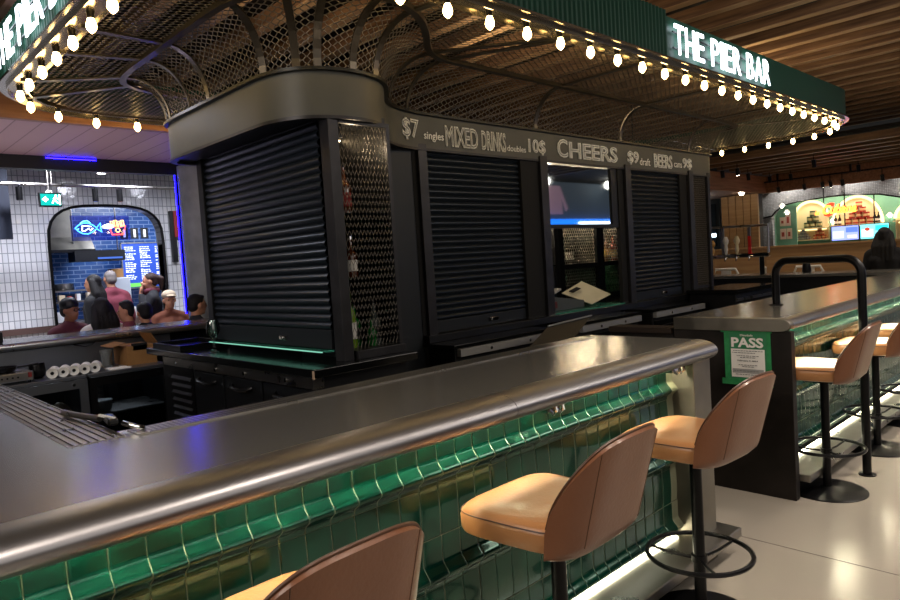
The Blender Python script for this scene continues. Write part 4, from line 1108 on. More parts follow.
# neon fish and fries in the arched window
ns = thing('neon_sign', 'neon sign of a blue fish and a box of fries in the arched window', 'neon sign', (3.3, 10.9, 2.35))
MB().box(2.90, 3.72, 10.905, 10.91, 2.17, 2.54).build('acrylic_panel', clear_glass('acrylic', (.55, .58, .95, 1), .05), ns)
blu = glow('neon_blue', '#2f7dff', 7); cya = glow('neon_cyan', '#5fc8ff', 4); yel = glow('neon_yellow', '#ffc060', 4); red = glow('neon_red', '#ff3a2a', 5); wht = glow('neon_white', '#dff0ff', 4)
def fz(px, py): # neon layout grid: metres on the window plane
    return (2.955 + px, 10.89, 2.355 + py)
fish = [(0, 0), (.05, .045), (.11, .075), (.18, .075), (.24, .045), (.29, .005), (.35, .075), (.345, 0), (.36, -.06), (.29, -.01), (.24, -.05), (.17, -.085), (.10, -.08), (.04, -.045)]
MB().tube([fz(a, b) for a, b in fish], .006, 8, closed=True).build('fish_outline', blu, ns, smooth=True)
MB().tube([fz(a, b) for a, b in [(.07, .065), (.11, .10), (.17, .11), (.21, .075)]], .005, 8).tube([fz(a, b) for a, b in [(.02, -.02), (.05, -.01)]], .004, 8).build('fish_fin', cya, ns, smooth=True)
MB().tube([fz(a, b) for a, b in [(.10, .04), (.09, -.04), (.12, -.045), (.19, .0), (.20, -.04), (.24, -.0)]], .005, 8).tube([fz(a, b) for a, b in [(.09, .03), (.16, .035), (.22, .02)]], .004, 8).build('fish_body_lines', wht, ns, smooth=True)
fries = MB()
for k in range(4): a = .50 + k*.05; fries.tube([fz(a, .02), fz(a - .012, .10 + .015*(k % 2)), fz(a + .022, .10 + .015*(k % 2)), fz(a + .03, .02)], .005, 8)
fries.build('fries', yel, ns, smooth=True)
MB().tube([fz(a, b) for a, b in [(.47, .03), (.50, -.10), (.66, -.10), (.70, .03), (.58, .0)]], .0065, 8, closed=True).build('fries_box', red, ns, smooth=True)
MB().tube([fz(.585 + .03*math.cos(t), -.035 + .03*math.sin(t)) for t in [2*PI*k/14 for k in range(14)]], .0045, 8, closed=True).build('ring', yel, ns, smooth=True)
MB().sphere((3.40, 10.86, 2.375), .045, 14, 8, (1.5, .4, .75)).build('white_lamp', glow('neon_lamp', '#ffffff', 9), ns, smooth=True)
# kitchen fittings
kh = thing('extractor_hood', 'stainless kitchen extractor hood behind the arched window', 'hood', (3.2, 12.9, 2.2))
MB().prismx([(12.6, 2.12), (13.5, 2.12), (13.5, 2.35), (12.8, 2.35)], 2.5, 3.70).build('canopy', M['steeld'], kh); MB().box(2.5, 3.45, 12.9, 13.5, 2.35, 3.15).build('duct', M['steeld'], kh)
MB().box(2.5, 3.70, 12.58, 12.6, 2.08, 2.13).build('lip', M['blackm'], kh)
kf = thing('heat_lamp_shelf', 'dark shelf with small blue-lit display under the kitchen hood', 'shelf', (3.7, 12.6, 1.95))
MB().box(3.35, 4.15, 12.5, 12.9, 1.92, 2.10).build('body', M['black'], kf); MB().box(3.70, 4.1, 12.49, 12.5, 1.95, 1.98).build('display', glow('dim_display', '#3c5aa8', 1.2), kf)
MB().cyl((3.4, 12.7, 2.1), (3.4, 12.7, 3.2), .012, n=8).cyl((4.1, 12.7, 2.1), (4.1, 12.7, 3.2), .012, n=8).build('hanger', M['steel'], kf)
kg = thing('kitchen_counter', 'stainless kitchen counter with a raised shelf behind the arched window', 'counter', (3.6, 12.1, 0))
MB().box(1.6, 5.4, 11.9, 12.6, .9, .95).build('worktop', M['steel'], kg); MB().box(1.65, 5.35, 11.95, 12.55, 0, .9).build('cabinet', M['steeld'], kg)
MB().box(2.6, 4.0, 12.1, 12.45, 1.25, 1.275).build('shelf', M['steel'], kg)
for x in (2.65, 3.9): MB().box(x, x + .03, 12.2, 12.23, .95, 1.25).build('shelf_leg', M['steel'], kg)
MB().box(2.6, 4.2, 13.2, 13.55, 1.42, 1.45).build('wall_shelf', M['steel'], kg)
pot = tag(MB().lathe([(.16, 0), (.17, .02), (.17, .11), (.175, .115)], (3.35, 13.37, 1.45), 24).build('cooking_pot', M['steel'], smooth=True), 'wide stainless pot on the high kitchen shelf', 'pot')
for i, (x, w_, h, c, lb) in enumerate(((2.98, .09, .10, '#c9b89a', 'cream carton at the left of the kitchen shelf'), (3.12, .05, .08, '#b33a34', 'small red tin on the kitchen shelf'), (3.24, .06, .11, '#e0e0e0', 'white tub on the kitchen shelf beside the red tin'), (3.40, .07, .12, '#d8c8b0', 'beige box on the kitchen shelf'), (3.54, .06, .09, '#40607a', 'blue tub at the right of the kitchen shelf'))):
    tag(MB().box(x, x + w_, 12.2, 12.3, 1.276, 1.276 + h).build('food_container', pbr('cont%d' % i, c, .5), bevel=.006), lb, 'container')
for i, (x, y, w_, h, c, lb) in enumerate(((2.78, 11.95, .28, .16, '#e8e8ea', 'white carton standing on the kitchen counter at the left'), (3.88, 11.98, .20, .15, '#e4e0d4', 'white tray box on the kitchen counter at the right'))):
    tag(MB().box(x, x + w_, y, y + .2, .951, .951 + h).build('carton', pbr('carton%d' % i, c, .6), bevel=.008), lb, 'carton')
bxs = tag(MB().box(4.02, 4.22, 12.9, 13.1, 1.62, 1.78).build('cardboard_carton', M['card'], bevel=.006), 'brown carton on top of the white appliance in the kitchen', 'box')
ap_ = tag(MB().box(3.92, 4.3, 12.8, 13.2, .0, 1.62).build('kitchen_appliance', pbr('appl', '#a9adb2', .4), bevel=.02), 'tall pale appliance standing against the blue kitchen tiles', 'appliance')
mb_ = thing('menu_board', 'blue menu board with white lettering and green foot on the kitchen wall', 'menu board', (4.6, 13.0, 1.9))
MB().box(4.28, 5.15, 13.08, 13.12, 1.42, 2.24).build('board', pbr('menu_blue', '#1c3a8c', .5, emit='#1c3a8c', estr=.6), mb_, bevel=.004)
MB().box(4.27, 5.16, 13.07, 13.125, 2.23, 2.25).box(4.27, 4.285, 13.07, 13.125, 1.42, 2.25).box(4.27, 5.16, 13.07, 13.125, 1.40, 1.42).build('frame', M['steel'], mb_)
ml = MB(); mw = glow('menu_white', '#dfe8ff', 1.6)
for cx, cw in ((4.33, .20), (4.60, .22), (4.88, .22)):
    z = 2.16
    while z > 1.56:
        a = cx
        while a < cx + cw*random.uniform(.5, 1): q = a + random.uniform(.02, .05); ml.box(a, q, 13.076, 13.079, z, z + (.022 if random.random() < .25 else .012)); a = q + .012
        z -= .034 if random.random() < .8 else .06
ml.build('menu_text', mw, mb_, kind='stuff')
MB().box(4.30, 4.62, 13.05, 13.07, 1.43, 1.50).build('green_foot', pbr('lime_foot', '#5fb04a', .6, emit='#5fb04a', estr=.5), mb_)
for i, x in enumerate((4.30, 4.48, 4.66)):
    p_ = MB().box(x, x + .13, 13.1, 13.12, 2.32, 2.52).build('menu_card', M['black']); tag(p_, ['left', 'middle', 'right'][i] + ' one of three small black cards above the blue menu board', 'card')
    MB().box(x + .045, x + .085, 13.095, 13.1, 2.35, 2.49).build('figure', M['white'], p_)
for (x, y, z) in (): pass

# ------------------------------------------------------------------ people
def cone_chain(mb, pts, rs, n=12):
    # round cones: overlapping spheres joined by tapered tubes, fused later by a voxel remesh
    for p, r in zip(pts, rs): mb.sphere(p, r, n, 8)
    for a, b, ra, rb_ in zip(pts[:-1], pts[1:], rs[:-1], rs[1:]): mb.tube([a, b], ra, n, rs=[ra, rb_])
def fuse(mb, name, mat, parent, vox, smooth_it=3):
    me = bpy.data.meshes.new(name); me.from_pydata(mb.v, [], mb.f)
    bm = bmesh.new(); bm.from_mesh(me); bmesh.ops.recalc_face_normals(bm, faces=bm.faces); bm.to_mesh(me); bm.free()
    tmp = bpy.data.objects.new('t', me); col.objects.link(tmp)
    r = tmp.modifiers.new('r', 'REMESH'); r.mode = 'VOXEL'; r.voxel_size = vox; r.use_smooth_shade = True
    s_ = tmp.modifiers.new('s', 'SMOOTH'); s_.iterations = smooth_it; s_.factor = .5
    dg = bpy.context.evaluated_depsgraph_get(); dg.update()
    m2 = bpy.data.meshes.new_from_object(tmp.evaluated_get(dg)); m2.name = name; m2.materials.clear()
    bpy.data.objects.remove(tmp)
    m2.shade_smooth()
    return link(name, m2, mat, parent)
def person(label, x, y, facing, seat=None, skin='skin', top='#333333', bottom='#20242c', hair='short', hairm='hairb', turn=0, lean=0., scale=1., arms=('down', 'down'), extra=None, vox=.013):
    """local frame: faces +y, x to the person's right; seat = seat height or None when standing"""
    t = thing('person', label, 'person', (x, y, 0)); R3 = Matrix.Rotation(facing, 4, 'Z')
    hip = .93 if seat is None else seat + .10
    def P(a, b, c): # torso leans about the hip
        dz = c - hip
        if c > hip: b2 = b + dz*math.sin(lean); c2 = hip + dz*math.cos(lean)
        else: b2, c2 = b, c
        v = R3 @ Vector((a*scale, b2*scale, c2*scale if seat is None else c2)); return (x + v.x, y + v.y, v.z)
    sh = hip + .50; nk = hip + .56; hd = hip + .695
    body = MB(); hT = Matrix.Rotation(turn, 4, 'Z')
    def H(a, b, c):   # head local -> world, with turn
        v = hT @ Vector((a, b, 0)); return P(v.x, v.y + .02, hd + c)
    def ell(mb, c, rx, ry, rz, n=14, m=10):
        base = len(mb.v); mb.sphere((0, 0, 0), 1, n, m)
        for i in range(base, len(mb.v)):
            a, b, q = mb.v[i]; mb.v[i] = H(c[0] + a*rx, c[1] + b*ry, c[2] + q*rz)
    ell(body, (0, -.008, .03), .076, .096, .092)          # cranium
    ell(body, (0, .022, -.03), .060, .070, .085)          # face and jaw
    ell(body, (0, .062, -.085), .028, .024, .022, 10, 6)  # chin
    ell(body, (0, .100, -.012), .013, .018, .026, 8, 6)   # nose
    ell(body, (0, .088, -.052), .024, .010, .010, 8, 6)   # mouth
    for s_ in (-1, 1):
        ell(body, (s_*.078, -.005, -.005), .012, .022, .032, 8, 6)   # ears
        ell(body, (s_*.032, .080, .022), .022, .012, .008, 8, 6)     # brow
    cone_chain(body, [P(0, -.02, nk - .05), P(0, .0, hd - .05)], [.058, .052])
    torso = [P(0, 0, hip), P(0, .01, hip + .18), P(0, .01, hip + .36)]
    cone_chain(body, torso, [.09, .085, .09])
    cone_chain(body, [P(-.15, 0, sh - .03), P(.15, 0, sh - .03)], [.065, .065])
    shirt = MB()
    for (cx, r) in ((-.075, .125), (.075, .125)): cone_chain(shirt, [P(cx*.9, 0, hip - .02), P(cx*.75, .01, hip + .18), P(cx*1.15, 0, hip + .37)], [r, r*.94, r])
    cone_chain(shirt, [P(0, 0, hip - .02), P(0, .01, hip + .18), P(0, .01, hip + .37)], [.125, .118, .125])
    cone_chain(shirt, [P(-.165, 0, sh - .04), P(0, -.01, sh + .02), P(.165, 0, sh - .04)], [.075, .075, .075])
    cone_chain(shirt, [P(0, -.02, nk - .04), P(0, -.01, nk)], [.072, .064])
    for s_, mode in zip((-1, 1), arms):
        S_ = (s_*.19, 0, sh - .05)
        if mode == 'down': E_ = (s_*.245, -.03, sh - .33); W_ = (s_*.235, .06, sh - .57); F = (0, .25, -1)
        elif mode == 'fwd': E_ = (s_*.25, .07, sh - .30); W_ = (s_*.14, .30, sh - .30); F = (-s_*.35, 1, 0)
        else: E_ = (s_*.22, .12, sh - .27); W_ = (s_*.07, .15, hd - .16); F = (-s_*.1, -.25, 1)     # hand to chin
        S3, E3, W3 = P(*S_), P(*E_), P(*W_)
        cone_chain(body, [S3, E3, W3], [.048, .038, .026])
        cone_chain(shirt, [S3, E3, tuple(Vector(E3).lerp(Vector(W3), .88))], [.066, .054, .042])
        Fv = (R3 @ Vector(F)).normalized(); Sd = (R3 @ Vector((1, 0, 0))); Sd = (Sd - Fv*Sd.dot(Fv)).normalized(); Wv = Vector(W3); Up = Fv.cross(Sd)
        cone_chain(body, [Wv, Wv + Fv*.05 - Sd*.018, Wv + Fv*.085 - Sd*.02], [.024, .026, .02]); cone_chain(body, [Wv, Wv + Fv*.05 + Sd*.018, Wv + Fv*.085 + Sd*.02], [.024, .026, .02])
        for q, L_ in zip((-.032, -.011, .011, .031), (.065, .08, .075, .058)):
            b0 = Wv + Fv*.085 + Sd*q; cone_chain(body, [b0, b0 + Fv*L_*.5 + Sd*q*.15, b0 + Fv*L_*.85 + Up*L_*.35 + Sd*q*.2], [.0105, .0095, .0085], 8)
        th = Wv + Fv*.025 - Sd*s_*(-1)*.0 + Sd*(-s_)*.03; cone_chain(body, [th, th + Fv*.03 + Sd*(-s_)*.022, th + Fv*.06 + Sd*(-s_)*.026], [.014, .012, .010], 8)
    pants = MB()
    for s_ in (-1, 1):
        if seat is None: Hp, K, A_ = (s_*.09, 0, hip - .02), (s_*.10, .02, .50), (s_*.10, -.02, .10)
        else: Hp, K, A_ = (s_*.10, .02, seat + .10), (s_*.13, .42, seat + .10), (s_*.12, .40, .12)
        cone_chain(body, [P(*Hp), P(*K), P(*A_)], [.07, .05, .036]); cone_chain(pants, [P(*Hp), P(*K), P(*A_)], [.10, .072, .055])
        an = Vector(P(*A_)); fd_ = R3 @ Vector((0, 1, 0))
        cone_chain(body, [an, Vector((an.x, an.y, .05)) , Vector((an.x, an.y, .045)) + fd_*.14], [.034, .035, .03])
        shb = MB(); cone_chain(shb, [Vector((an.x, an.y, .055)) - fd_*.04, Vector((an.x, an.y, .05)) + fd_*.08, Vector((an.x, an.y, .042)) + fd_*.17], [.05, .048, .038])
        fuse(shb, 'shoe', M['blackm'], t, .016)
    cone_chain(pants, [P(-.07, 0, hip), P(.07, 0, hip)], [.12, .12])
    fuse(body, 'body', M[skin], t, vox, 2)
    fuse(shirt, 'top', pbr('cloth_' + top, top, .85, bump=.2, bscale=50), t, .018, 4)
    fuse(pants, 'trousers', pbr('cloth_' + bottom, bottom, .85), t, .02, 4)
    for s_ in (-1, 1):
        e = MB(); ell(e, (s_*.030, .083, .008), .011, .009, .007, 8, 6); e.build('eye', M['dark'], t, smooth=True)
    hm = MB()
    if hair in ('short', 'balding', 'long', 'pony', 'cap', 'beanie'):
        k = 1.0 if hair != 'balding' else .93
        ell(hm, (0, -.022, .048), .084*k, .098*k, .086*k); ell(hm, (0, -.055, .0), .076, .060, .075)
        if hair in ('short',): ell(hm, (0, .045, .095), .062, .035, .022)
    if hair == 'long':
        for s_ in (-1, -.5, 0, .5, 1):
            c0, c1, c2 = H(s_*.072, -.045 + .02*abs(s_), .03), H(s_*.10, -.075, -.14), H(s_*.105, -.10, -.33)
            cone_chain(hm, [c0, c1, c2], [.042, .055, .035])
    if hair == 'pony':
        cone_chain(hm, [H(0, -.10, .06), H(0, -.16, .03), H(0, -.15, -.12)], [.04, .042, .02])
    if hm.v: fuse(hm, 'hair', M[hairm], t, .012, 2)
    if hair == 'cap':
        cp_ = MB(); ell(cp_, (0, -.015, .075), .092, .108, .072); 
        bmk = len(cp_.v); ell(cp_, (0, .125, .062), .07, .075, .012); fuse(cp_, 'cap', pbr('beige_cap', '#b5a58c', .8), t, .011, 1)
    if hair == 'beanie':
        cp_ = MB(); ell(cp_, (0, -.015, .07), .093, .108, .088); fuse(cp_, 'beanie', M['black'], t, .012, 1)
    if extra == 'glasses':
        for s_ in (-1, 1): MB().tube([H(s_*.034 + .026*math.cos(q), .108, .01 + .02*math.sin(q)) for q in [2*PI*k/12 for k in range(12)]], .003, 6, closed=True).build('glasses_rim', M['dark'], t)
    if extra == 'scarf':
        sc_ = MB(); cone_chain(sc_, [P(-.07, .06, nk), P(0, .10, nk - .03), P(.07, .06, nk), P(0, -.07, nk + .01), P(-.07, .06, nk)], [.045]*5); cone_chain(sc_, [P(.05, .12, nk - .06), P(.06, .15, nk - .25), P(.05, .15, nk - .42)], [.045, .05, .045]); fuse(sc_, 'scarf', pbr('maroon_scarf', '#5a2430', .9), t, .018)
    if extra == 'vest':
        vs_ = MB()
        for cx in (-.075, .075): cone_chain(vs_, [P(cx*.9, 0, hip - .03), P(cx*.75, .01, hip + .18), P(cx*1.1, 0, hip + .38)], [.138, .130, .132])
        fuse(vs_, 'vest', pbr('beige_vest', '#9a8460', .85), t, .018)
    return t
person('seated person in a maroon sweater, black beanie and glasses, facing the bar', 2.13, 8.42, PI + .25, .45, 'skind', '#4a1a24', hair='beanie', turn=.3, arms=('fwd', 'fwd'), extra='glasses', lean=.05)
person('seated person with very long dark hair, white sleeves and beige vest, seen from behind', 2.36, 8.0, .15, .45, top='#c9c4bc', hair='long', arms=('fwd', 'fwd'), extra='vest')
person('standing person with long black hair and black coat before the arched window', 2.68, 9.3, .9, None, top='#101114', hair='long', scale=.94)
person('standing grey-haired person in a maroon shirt seen from behind at the arched window', 3.05, 9.85, .1, None, top='#6b2a38', hair='balding', hairm='hairg', scale=.97)
person('standing person with ponytail, maroon scarf and black coat, hand raised to the chin', 3.42, 9.4, 1.25, None, top='#14151a', hair='pony', hairm='hairbr', arms=('chin', 'down'), extra='scarf', scale=.93)
person('small seated dark-haired child beside the long-haired diner', 2.62, 8.0, 1.2, .40, hair='short', top='#7a3a46', scale=.8)
person('dark-haired seated diner in black right behind the rear bar, seen from behind', 2.83, 8.05, .1, .36, hair='short', top='#14161c')
person('seated person in a beige cap and rust brown sweater facing the camera', 3.55, 9.2, PI - .1, .45, top='#6b3a24', hair='cap', arms=('fwd', 'fwd'), lean=.05)
person('dark-haired seated diner next to the concrete column, seen from behind', 3.17, 7.44, -1.5, .42, hair='short', top='#23262e')
person('dark-haired seated diner facing away at the far side of the column', 3.95, 8.75, .3, .45, hair='short', top='#4a4038')
person('person with long wavy dark hair in black, sitting at the far cross bar', 10.85, 2.60, -1.5, .70, hair='long', top='#0e0e10', turn=-.1)
# seats that carry the diners
for (x, y, z, lb) in ((2.13, 8.44, .45, 'stool under the diner in the maroon sweater'), (2.36, 7.98, .45, 'stool under the long-haired diner with the vest'), (2.62, 7.98, .40, 'low stool under the child'), (2.83, 8.05, .36, 'low stool under the diner in black'), (3.55, 9.22, .45, 'stool under the diner in the beige cap'), (3.17, 7.44, .42, 'stool under the diner next to the column'), (3.95, 8.75, .45, 'stool under the diner at the far side of the column'), (10.85, 2.60, .70, 'tall stool under the person at the far cross bar')):
    s0 = thing('dining_stool', lb, 'stool', (x, y, 0))
    MB().lathe([(.15, z - .05), (.17, z - .04), (.17, z), (.15, z + .01)], (x, y, 0), 20).build('seat', M['oak'], s0, smooth=True)
    for k in range(4): a = PI/4 + k*PI/2; MB().cyl((x + .16*math.cos(a), y + .16*math.sin(a), 0), (x + .11*math.cos(a), y + .11*math.sin(a), z - .04), .012, n=8).build('leg', M['blackm'], s0)

# ------------------------------------------------------------------ far right
# beer tap tower
tt = thing('beer_tower', 'chrome beer tap tower with a row of tap handles on the far cross bar', 'beer tap', (9.75, 4.12, 1.07))
MB().box(9.70, 9.78, 3.72, 4.62, 1.32, 1.38).build('manifold', M['chrome'], tt, bevel=.01)
for y in (3.78, 4.52): MB().box(9.70, 9.78, y, y + .07, 1.07, 1.32).build('leg', M['chrome'], tt, bevel=.006)
MB().tube([(9.76, 3.74, 1.38), (9.76, 3.74, 1.76), (9.76, 4.62, 1.78), (9.76, 4.62, 1.38)], .018, 10).build('glass_frame', M['steel'], tt)
MB().box(9.75, 9.77, 3.98, 4.02, 1.38, 1.76).box(9.75, 9.77, 4.36, 4.40, 1.38, 1.76).build('frame_post', M['steel'], tt)
hd_ = [(4.50, '#b98d4a', .20), (4.30, '#d9d6d0', .24), (4.14, '#cfc3a0', .24), (3.96, '#c0201c', .20)]
for i, (y, c, h) in enumerate(hd_):
    f = MB().tube([(9.70, y, 1.34), (9.64, y, 1.34), (9.62, y, 1.28)], .010, 8).build('tap', M['chrome'], tt, smooth=True)
    if i == 3: hm_ = MB().box(9.66, 9.68, y - .02, y + .02, 1.37, 1.37 + h + .05)
    else: hm_ = MB().lathe([(.012, 0), (.028, h*.3), (.022, h*.5), (.02, h*.6), (.038, h*.72), (.042, h*.85), (.02, h*1.1)], (9.67, y, 1.37), 12)
    hm_.build('tap_handle', pbr('taph%d' % i, c, .35), f, smooth=(i != 3), label=['gold tap handle', 'white figured tap handle', 'cream figured tap handle', 'flat red tap handle'][i])
tag(MB().lathe([(.05, 0), (.06, .02), (.05, .12), (.03, .16)], (9.9, 3.3, 1.071), 12).build('dark_jug', M['blackm'], smooth=True), 'small dark jug on the far bar right of the tap tower', 'jug')
# panel bench and white metal chairs
wp = thing('timber_screen', 'low pale timber screen behind the white metal chairs', 'screen', (11.3, 3.5, 0))
MB().box(11.55, 11.65, 1.2, 5.6, 0, 1.42).build('panel', M['oak'], wp); MB().box(11.52, 11.68, 1.2, 5.6, 1.42, 1.45).build('capping', M['oak'], wp)
def tolix(label, y):
    t = thing('metal_chair', label, 'chair', (10.75, y, 0), 'white metal chairs behind the far bar')
    m = pbr('cream_enamel', '#f0ecdf', .4, 0)
    MB().box(10.62, 11.0, y - .2, y + .2, .70, .72).build('seat', m, t, bevel=.008)
    MB().tube([(10.62, y - .21, .72), (10.58, y - .22, 1.0), (10.57, y - .16, 1.13), (10.57, y + .16, 1.13), (10.58, y + .22, 1.0), (10.62, y + .21, .72)], .019, 8).build('back_frame', m, t, smooth=True)
    MB().box(10.575, 10.60, y - .075, y + .075, .72, 1.125).build('back_splat', m, t)
    for a in (10.63, 10.98):
        for b in (-.18, .18): MB().cyl((a, y + b, .70), (a + (.04 if a > 10.8 else -.04), y + b*1.15, 0), .014, n=8).build('leg', m, t)
tolix('white metal chair left, behind the taps on the far bar', 4.72); tolix('white metal chair right, framed by the black hoop rail', 3.50)
# shelf alcoves in the sage wall of the far shop
M['alc'] = glow('alcove_glow', '#ffdf9c', 1.6); M['cream'] = pbr('cream_alcove', '#d8c9a0', .6)
def alcove(label, y0, y1, z0, zs, rise, shelves):
    t = thing('display_alcove', label, 'alcove', (16.85, (y0+y1)/2, z0))
    a = (y1 - y0)/2; c = (y0+y1)/2
    pts = [(y0, z0), (y0, zs)] + [(c - a*math.cos(q), zs + rise*math.sin(q)) for q in [PI*k/16 for k in range(1, 16)]] + [(y1, zs), (y1, z0)]
    MB().prismx(pts, 16.86, 16.9).build('back_panel', M['cream'], t)
    MB().tube([(16.80, y, z) for y, z in pts[1:-1]], .030, 8).build('glowing_rim', M['alc'], t, smooth=True)
    MB().tube([(16.79, y, z) for y, z in pts[1:-1]], .012, 6).build('trim', M['sage'], t)
    for z in shelves: MB().box(16.60, 16.86, y0, y1, z - .025, z).build('shelf', M['cream'], t)
    MB().box(16.82, 16.85, y0, y0 + .02, z0, zs).box(16.82, 16.85, y1 - .02, y1, z0, zs).build('side_trim', M['cream'], t)
    MB().box(16.84, 16.86, y0 + .05, y1 - .05, shelves[0] - .05, shelves[0] - .03).build('shelf_light', M['alc'], t)
alcove('left lit arched alcove with green tins above silver and orange tins', 5.12, 5.82, 1.50, 2.05, .33, (1.78, 1.52))
alcove('middle lit arched alcove with the red and cream tin pyramid over the screens', 4.05, 5.02, 1.79, 1.79, .60, (1.80,))
alcove('right lit arched alcove cut by the frame edge', 3.0, 3.82, 1.40, 1.85, .35, (1.80,))
def can_pyramid(y0, z, n, r, h, colors, label, group, x=16.70):
    base = None
    for row in range(n):
        for k in range(n - row):
            c = colors[(row*2 + k) % len(colors)]
            if base is None or base['c'] != c:
                t = thing('tin_can', label, 'tin', (0, 0, 0), group); t['c'] = c
                MB().lathe([(r, 0), (r, h)], (0, 0, 0), 12).build('tin', pbr('tin' + c, c, .4, .2), t, smooth=True)
                MB().lathe([(r*1.02, h*.3), (r*1.02, h*.72)], (0, 0, 0), 12).build('band', pbr('band' + c, {'#3f4a34': '#a09a6c', '#7c8690': '#aab0b4', '#a0401c': '#c8a070', '#9a2c20': '#c9a878'}[c], .6), t, smooth=True)
                MB().lathe([(r*.98, h), (r*.98, h*1.01)], (0, 0, 0), 12).build('lid', M['steel'], t); base = t; o = t
            else: o = copy_tree(base)
            o.location = (x, y0 + (k + row/2)*r*2.08, z + row*h*1.02)
    for o in list(col.objects):
        if 'c' in o.keys(): del o['c']
can_pyramid(5.27, 1.781, 3, .062, .125, ('#3f4a34', ), 'green and cream tin in the pyramid on the left alcove upper shelf', 'green tins in the left alcove')
can_pyramid(5.50, 1.521, 4, .036, .065, ('#7c8690', ), 'small silver tin in the pyramid on the left alcove lower shelf', 'silver tins in the left alcove')
can_pyramid(5.17, 1.521, 3, .046, .085, ('#a0401c', ), 'orange tin in the pyramid on the left alcove lower shelf', 'orange tins in the left alcove')
can_pyramid(4.26, 1.802, 4, .066, .115, ('#9a2c20', ), 'red and cream tin in the tall pyramid of the middle alcove', 'red tins in the middle alcove')
for (y, lb) in ((4.93, 'dark bottle at the outer left of the middle alcove'), (4.85, 'dark bottle next to the red tins, left side of the middle alcove'), (4.17, 'dark bottle next to the red tins, right side of the middle alcove'), (4.10, 'dark bottle at the outer right of the middle alcove')):
    t = thing('bottle', lb, 'bottle', (16.7, y, 1.8)); MB().lathe([(.035, 0), (.035, .12), (.012, .17), (.012, .22)], (16.7, y, 1.802), 12).build('glass', G['dark'], t, smooth=True); MB().lathe([(.036, .03), (.036, .08)], (16.7, y, 1.802), 12).build('label', M['paper'], t)
# menu screens
scr = [('menu screen with lilac and blue pictures, left of the pair', 4.42, 4.96, '#7b86e0', '#4a62c8', '#a6b2f2'), ('menu screen in pale cyan with a red dish, right of the pair', 3.86, 4.40, '#6fd6e0', '#2ab8c8', '#b8eef2')]
for i, (lb, y0, y1, c1, c2, c3) in enumerate(scr):
    t = thing('menu_screen', lb, 'screen', (16.5, (y0+y1)/2, 1.6))
    MB().box(16.48, 16.53, y0, y1, 1.45, 1.77).build('case', M['blackm'], t)
    MB().box(16.475, 16.48, y0 + .01, y1 - .01, 1.46, 1.76).build('display', glow('scr%d' % i, c1, 1.6), t)
    MB().box(16.470, 16.475, y0 + .02, (y0+y1)/2 - .02, 1.62, 1.73).build('picture', glow('scrb%d' % i, c2, 1.5), t)
    MB().box(16.470, 16.475, (y0+y1)/2 + .02, y1 - .03, 1.50, 1.66).build('picture', glow('scrc%d' % i, c3, 1.5), t)
    if i: MB().sphere((16.468, 4.26, 1.66), .05, 12, 8, (.1, 1, .8)).build('dish', glow('dish', '#b0402c', 1.1), t)
    else: MB().box(16.47, 16.475, y0 + .04, y0 + .22, 1.50, 1.56).build('dish', glow('dish2', '#e0c8b0', 1.2), t)
    MB().cyl((16.5, (y0+y1)/2, 1.77), (16.5, (y0+y1)/2, 2.62), .012, n=8).build('hanger', M['blackm'], t)
sgn = thing('neon_sign', 'red and yellow cursive la Cubana neon sign hanging in the far shop front', 'neon sign', (15.9, 4.7, 2.1))
def neon_txt(s, y0, z0, w, h, m, r, x):
    o, _ = text_mesh('lettering', s, m, (x, y0, z0), (0, -1, 0), (0, -.0, 1), h, w, sgn, outline=r); return o
text_mesh('lettering', 'la', glow('neon_orange', '#ff7a30', 3), (15.9, 5.10, 2.03), (0, -1, 0), (0, -.25, 1), .09, .09, sgn, outline=.05)
text_mesh('lettering', 'C', glow('neon_red2', '#ff2010', 4), (15.9, 4.97, 1.98), (0, -1, 0), (0, -.25, 1), .30, .20, sgn, outline=.045)
text_mesh('lettering', 'ubana', glow('neon_red2', '#ff2010', 4), (15.9, 4.78, 2.04), (0, -1, 0), (0, -.25, 1), .19, .48, sgn, outline=.05)
text_mesh('lettering', 'Cubana', glow('neon_yel2', '#ffb040', 2.5), (15.885, 4.965, 2.03), (0, -1, 0), (0, -.25, 1), .20, .66, sgn, outline=.03)
for y in (4.92, 4.52): MB().cyl((15.91, y, 2.28), (15.91, y, 3.0), .012, n=8).build('hanger', M['blackm'], sgn)
# posters on the left side of the shop
for i, (y0, y1, z0, z1, c, lb) in enumerate(((5.84, 5.95, 1.86, 2.06, '#cdb9a6', 'small pale framed poster high at the left of the far shop'), (5.72, 5.83, 1.86, 2.14, '#c7ada0', 'arched poster with a red motif at the left of the far shop'), (5.83, 5.95, 1.56, 1.80, '#d0bcae', 'lower left framed poster in the far shop'), (5.70, 5.81, 1.56, 1.80, '#c9b6a0', 'lower right framed poster in the far shop'))):
    t = thing('poster', lb, 'poster', (16.2, y0, z0)); MB().box(16.24, 16.26, y0, y1, z0, z1).build('sheet', pbr('poster%d' % i, c, .7), t)
    MB().box(16.235, 16.24, y0 + .03, y1 - .03, z0 + .06, z1 - .08).build('picture', pbr('posterp', '#8f3a30', .7), t)
MB().box(16.26, 16.30, 5.60, 6.02, 1.0, 2.3).build('poster_wall', M['sage'], kind='structure')
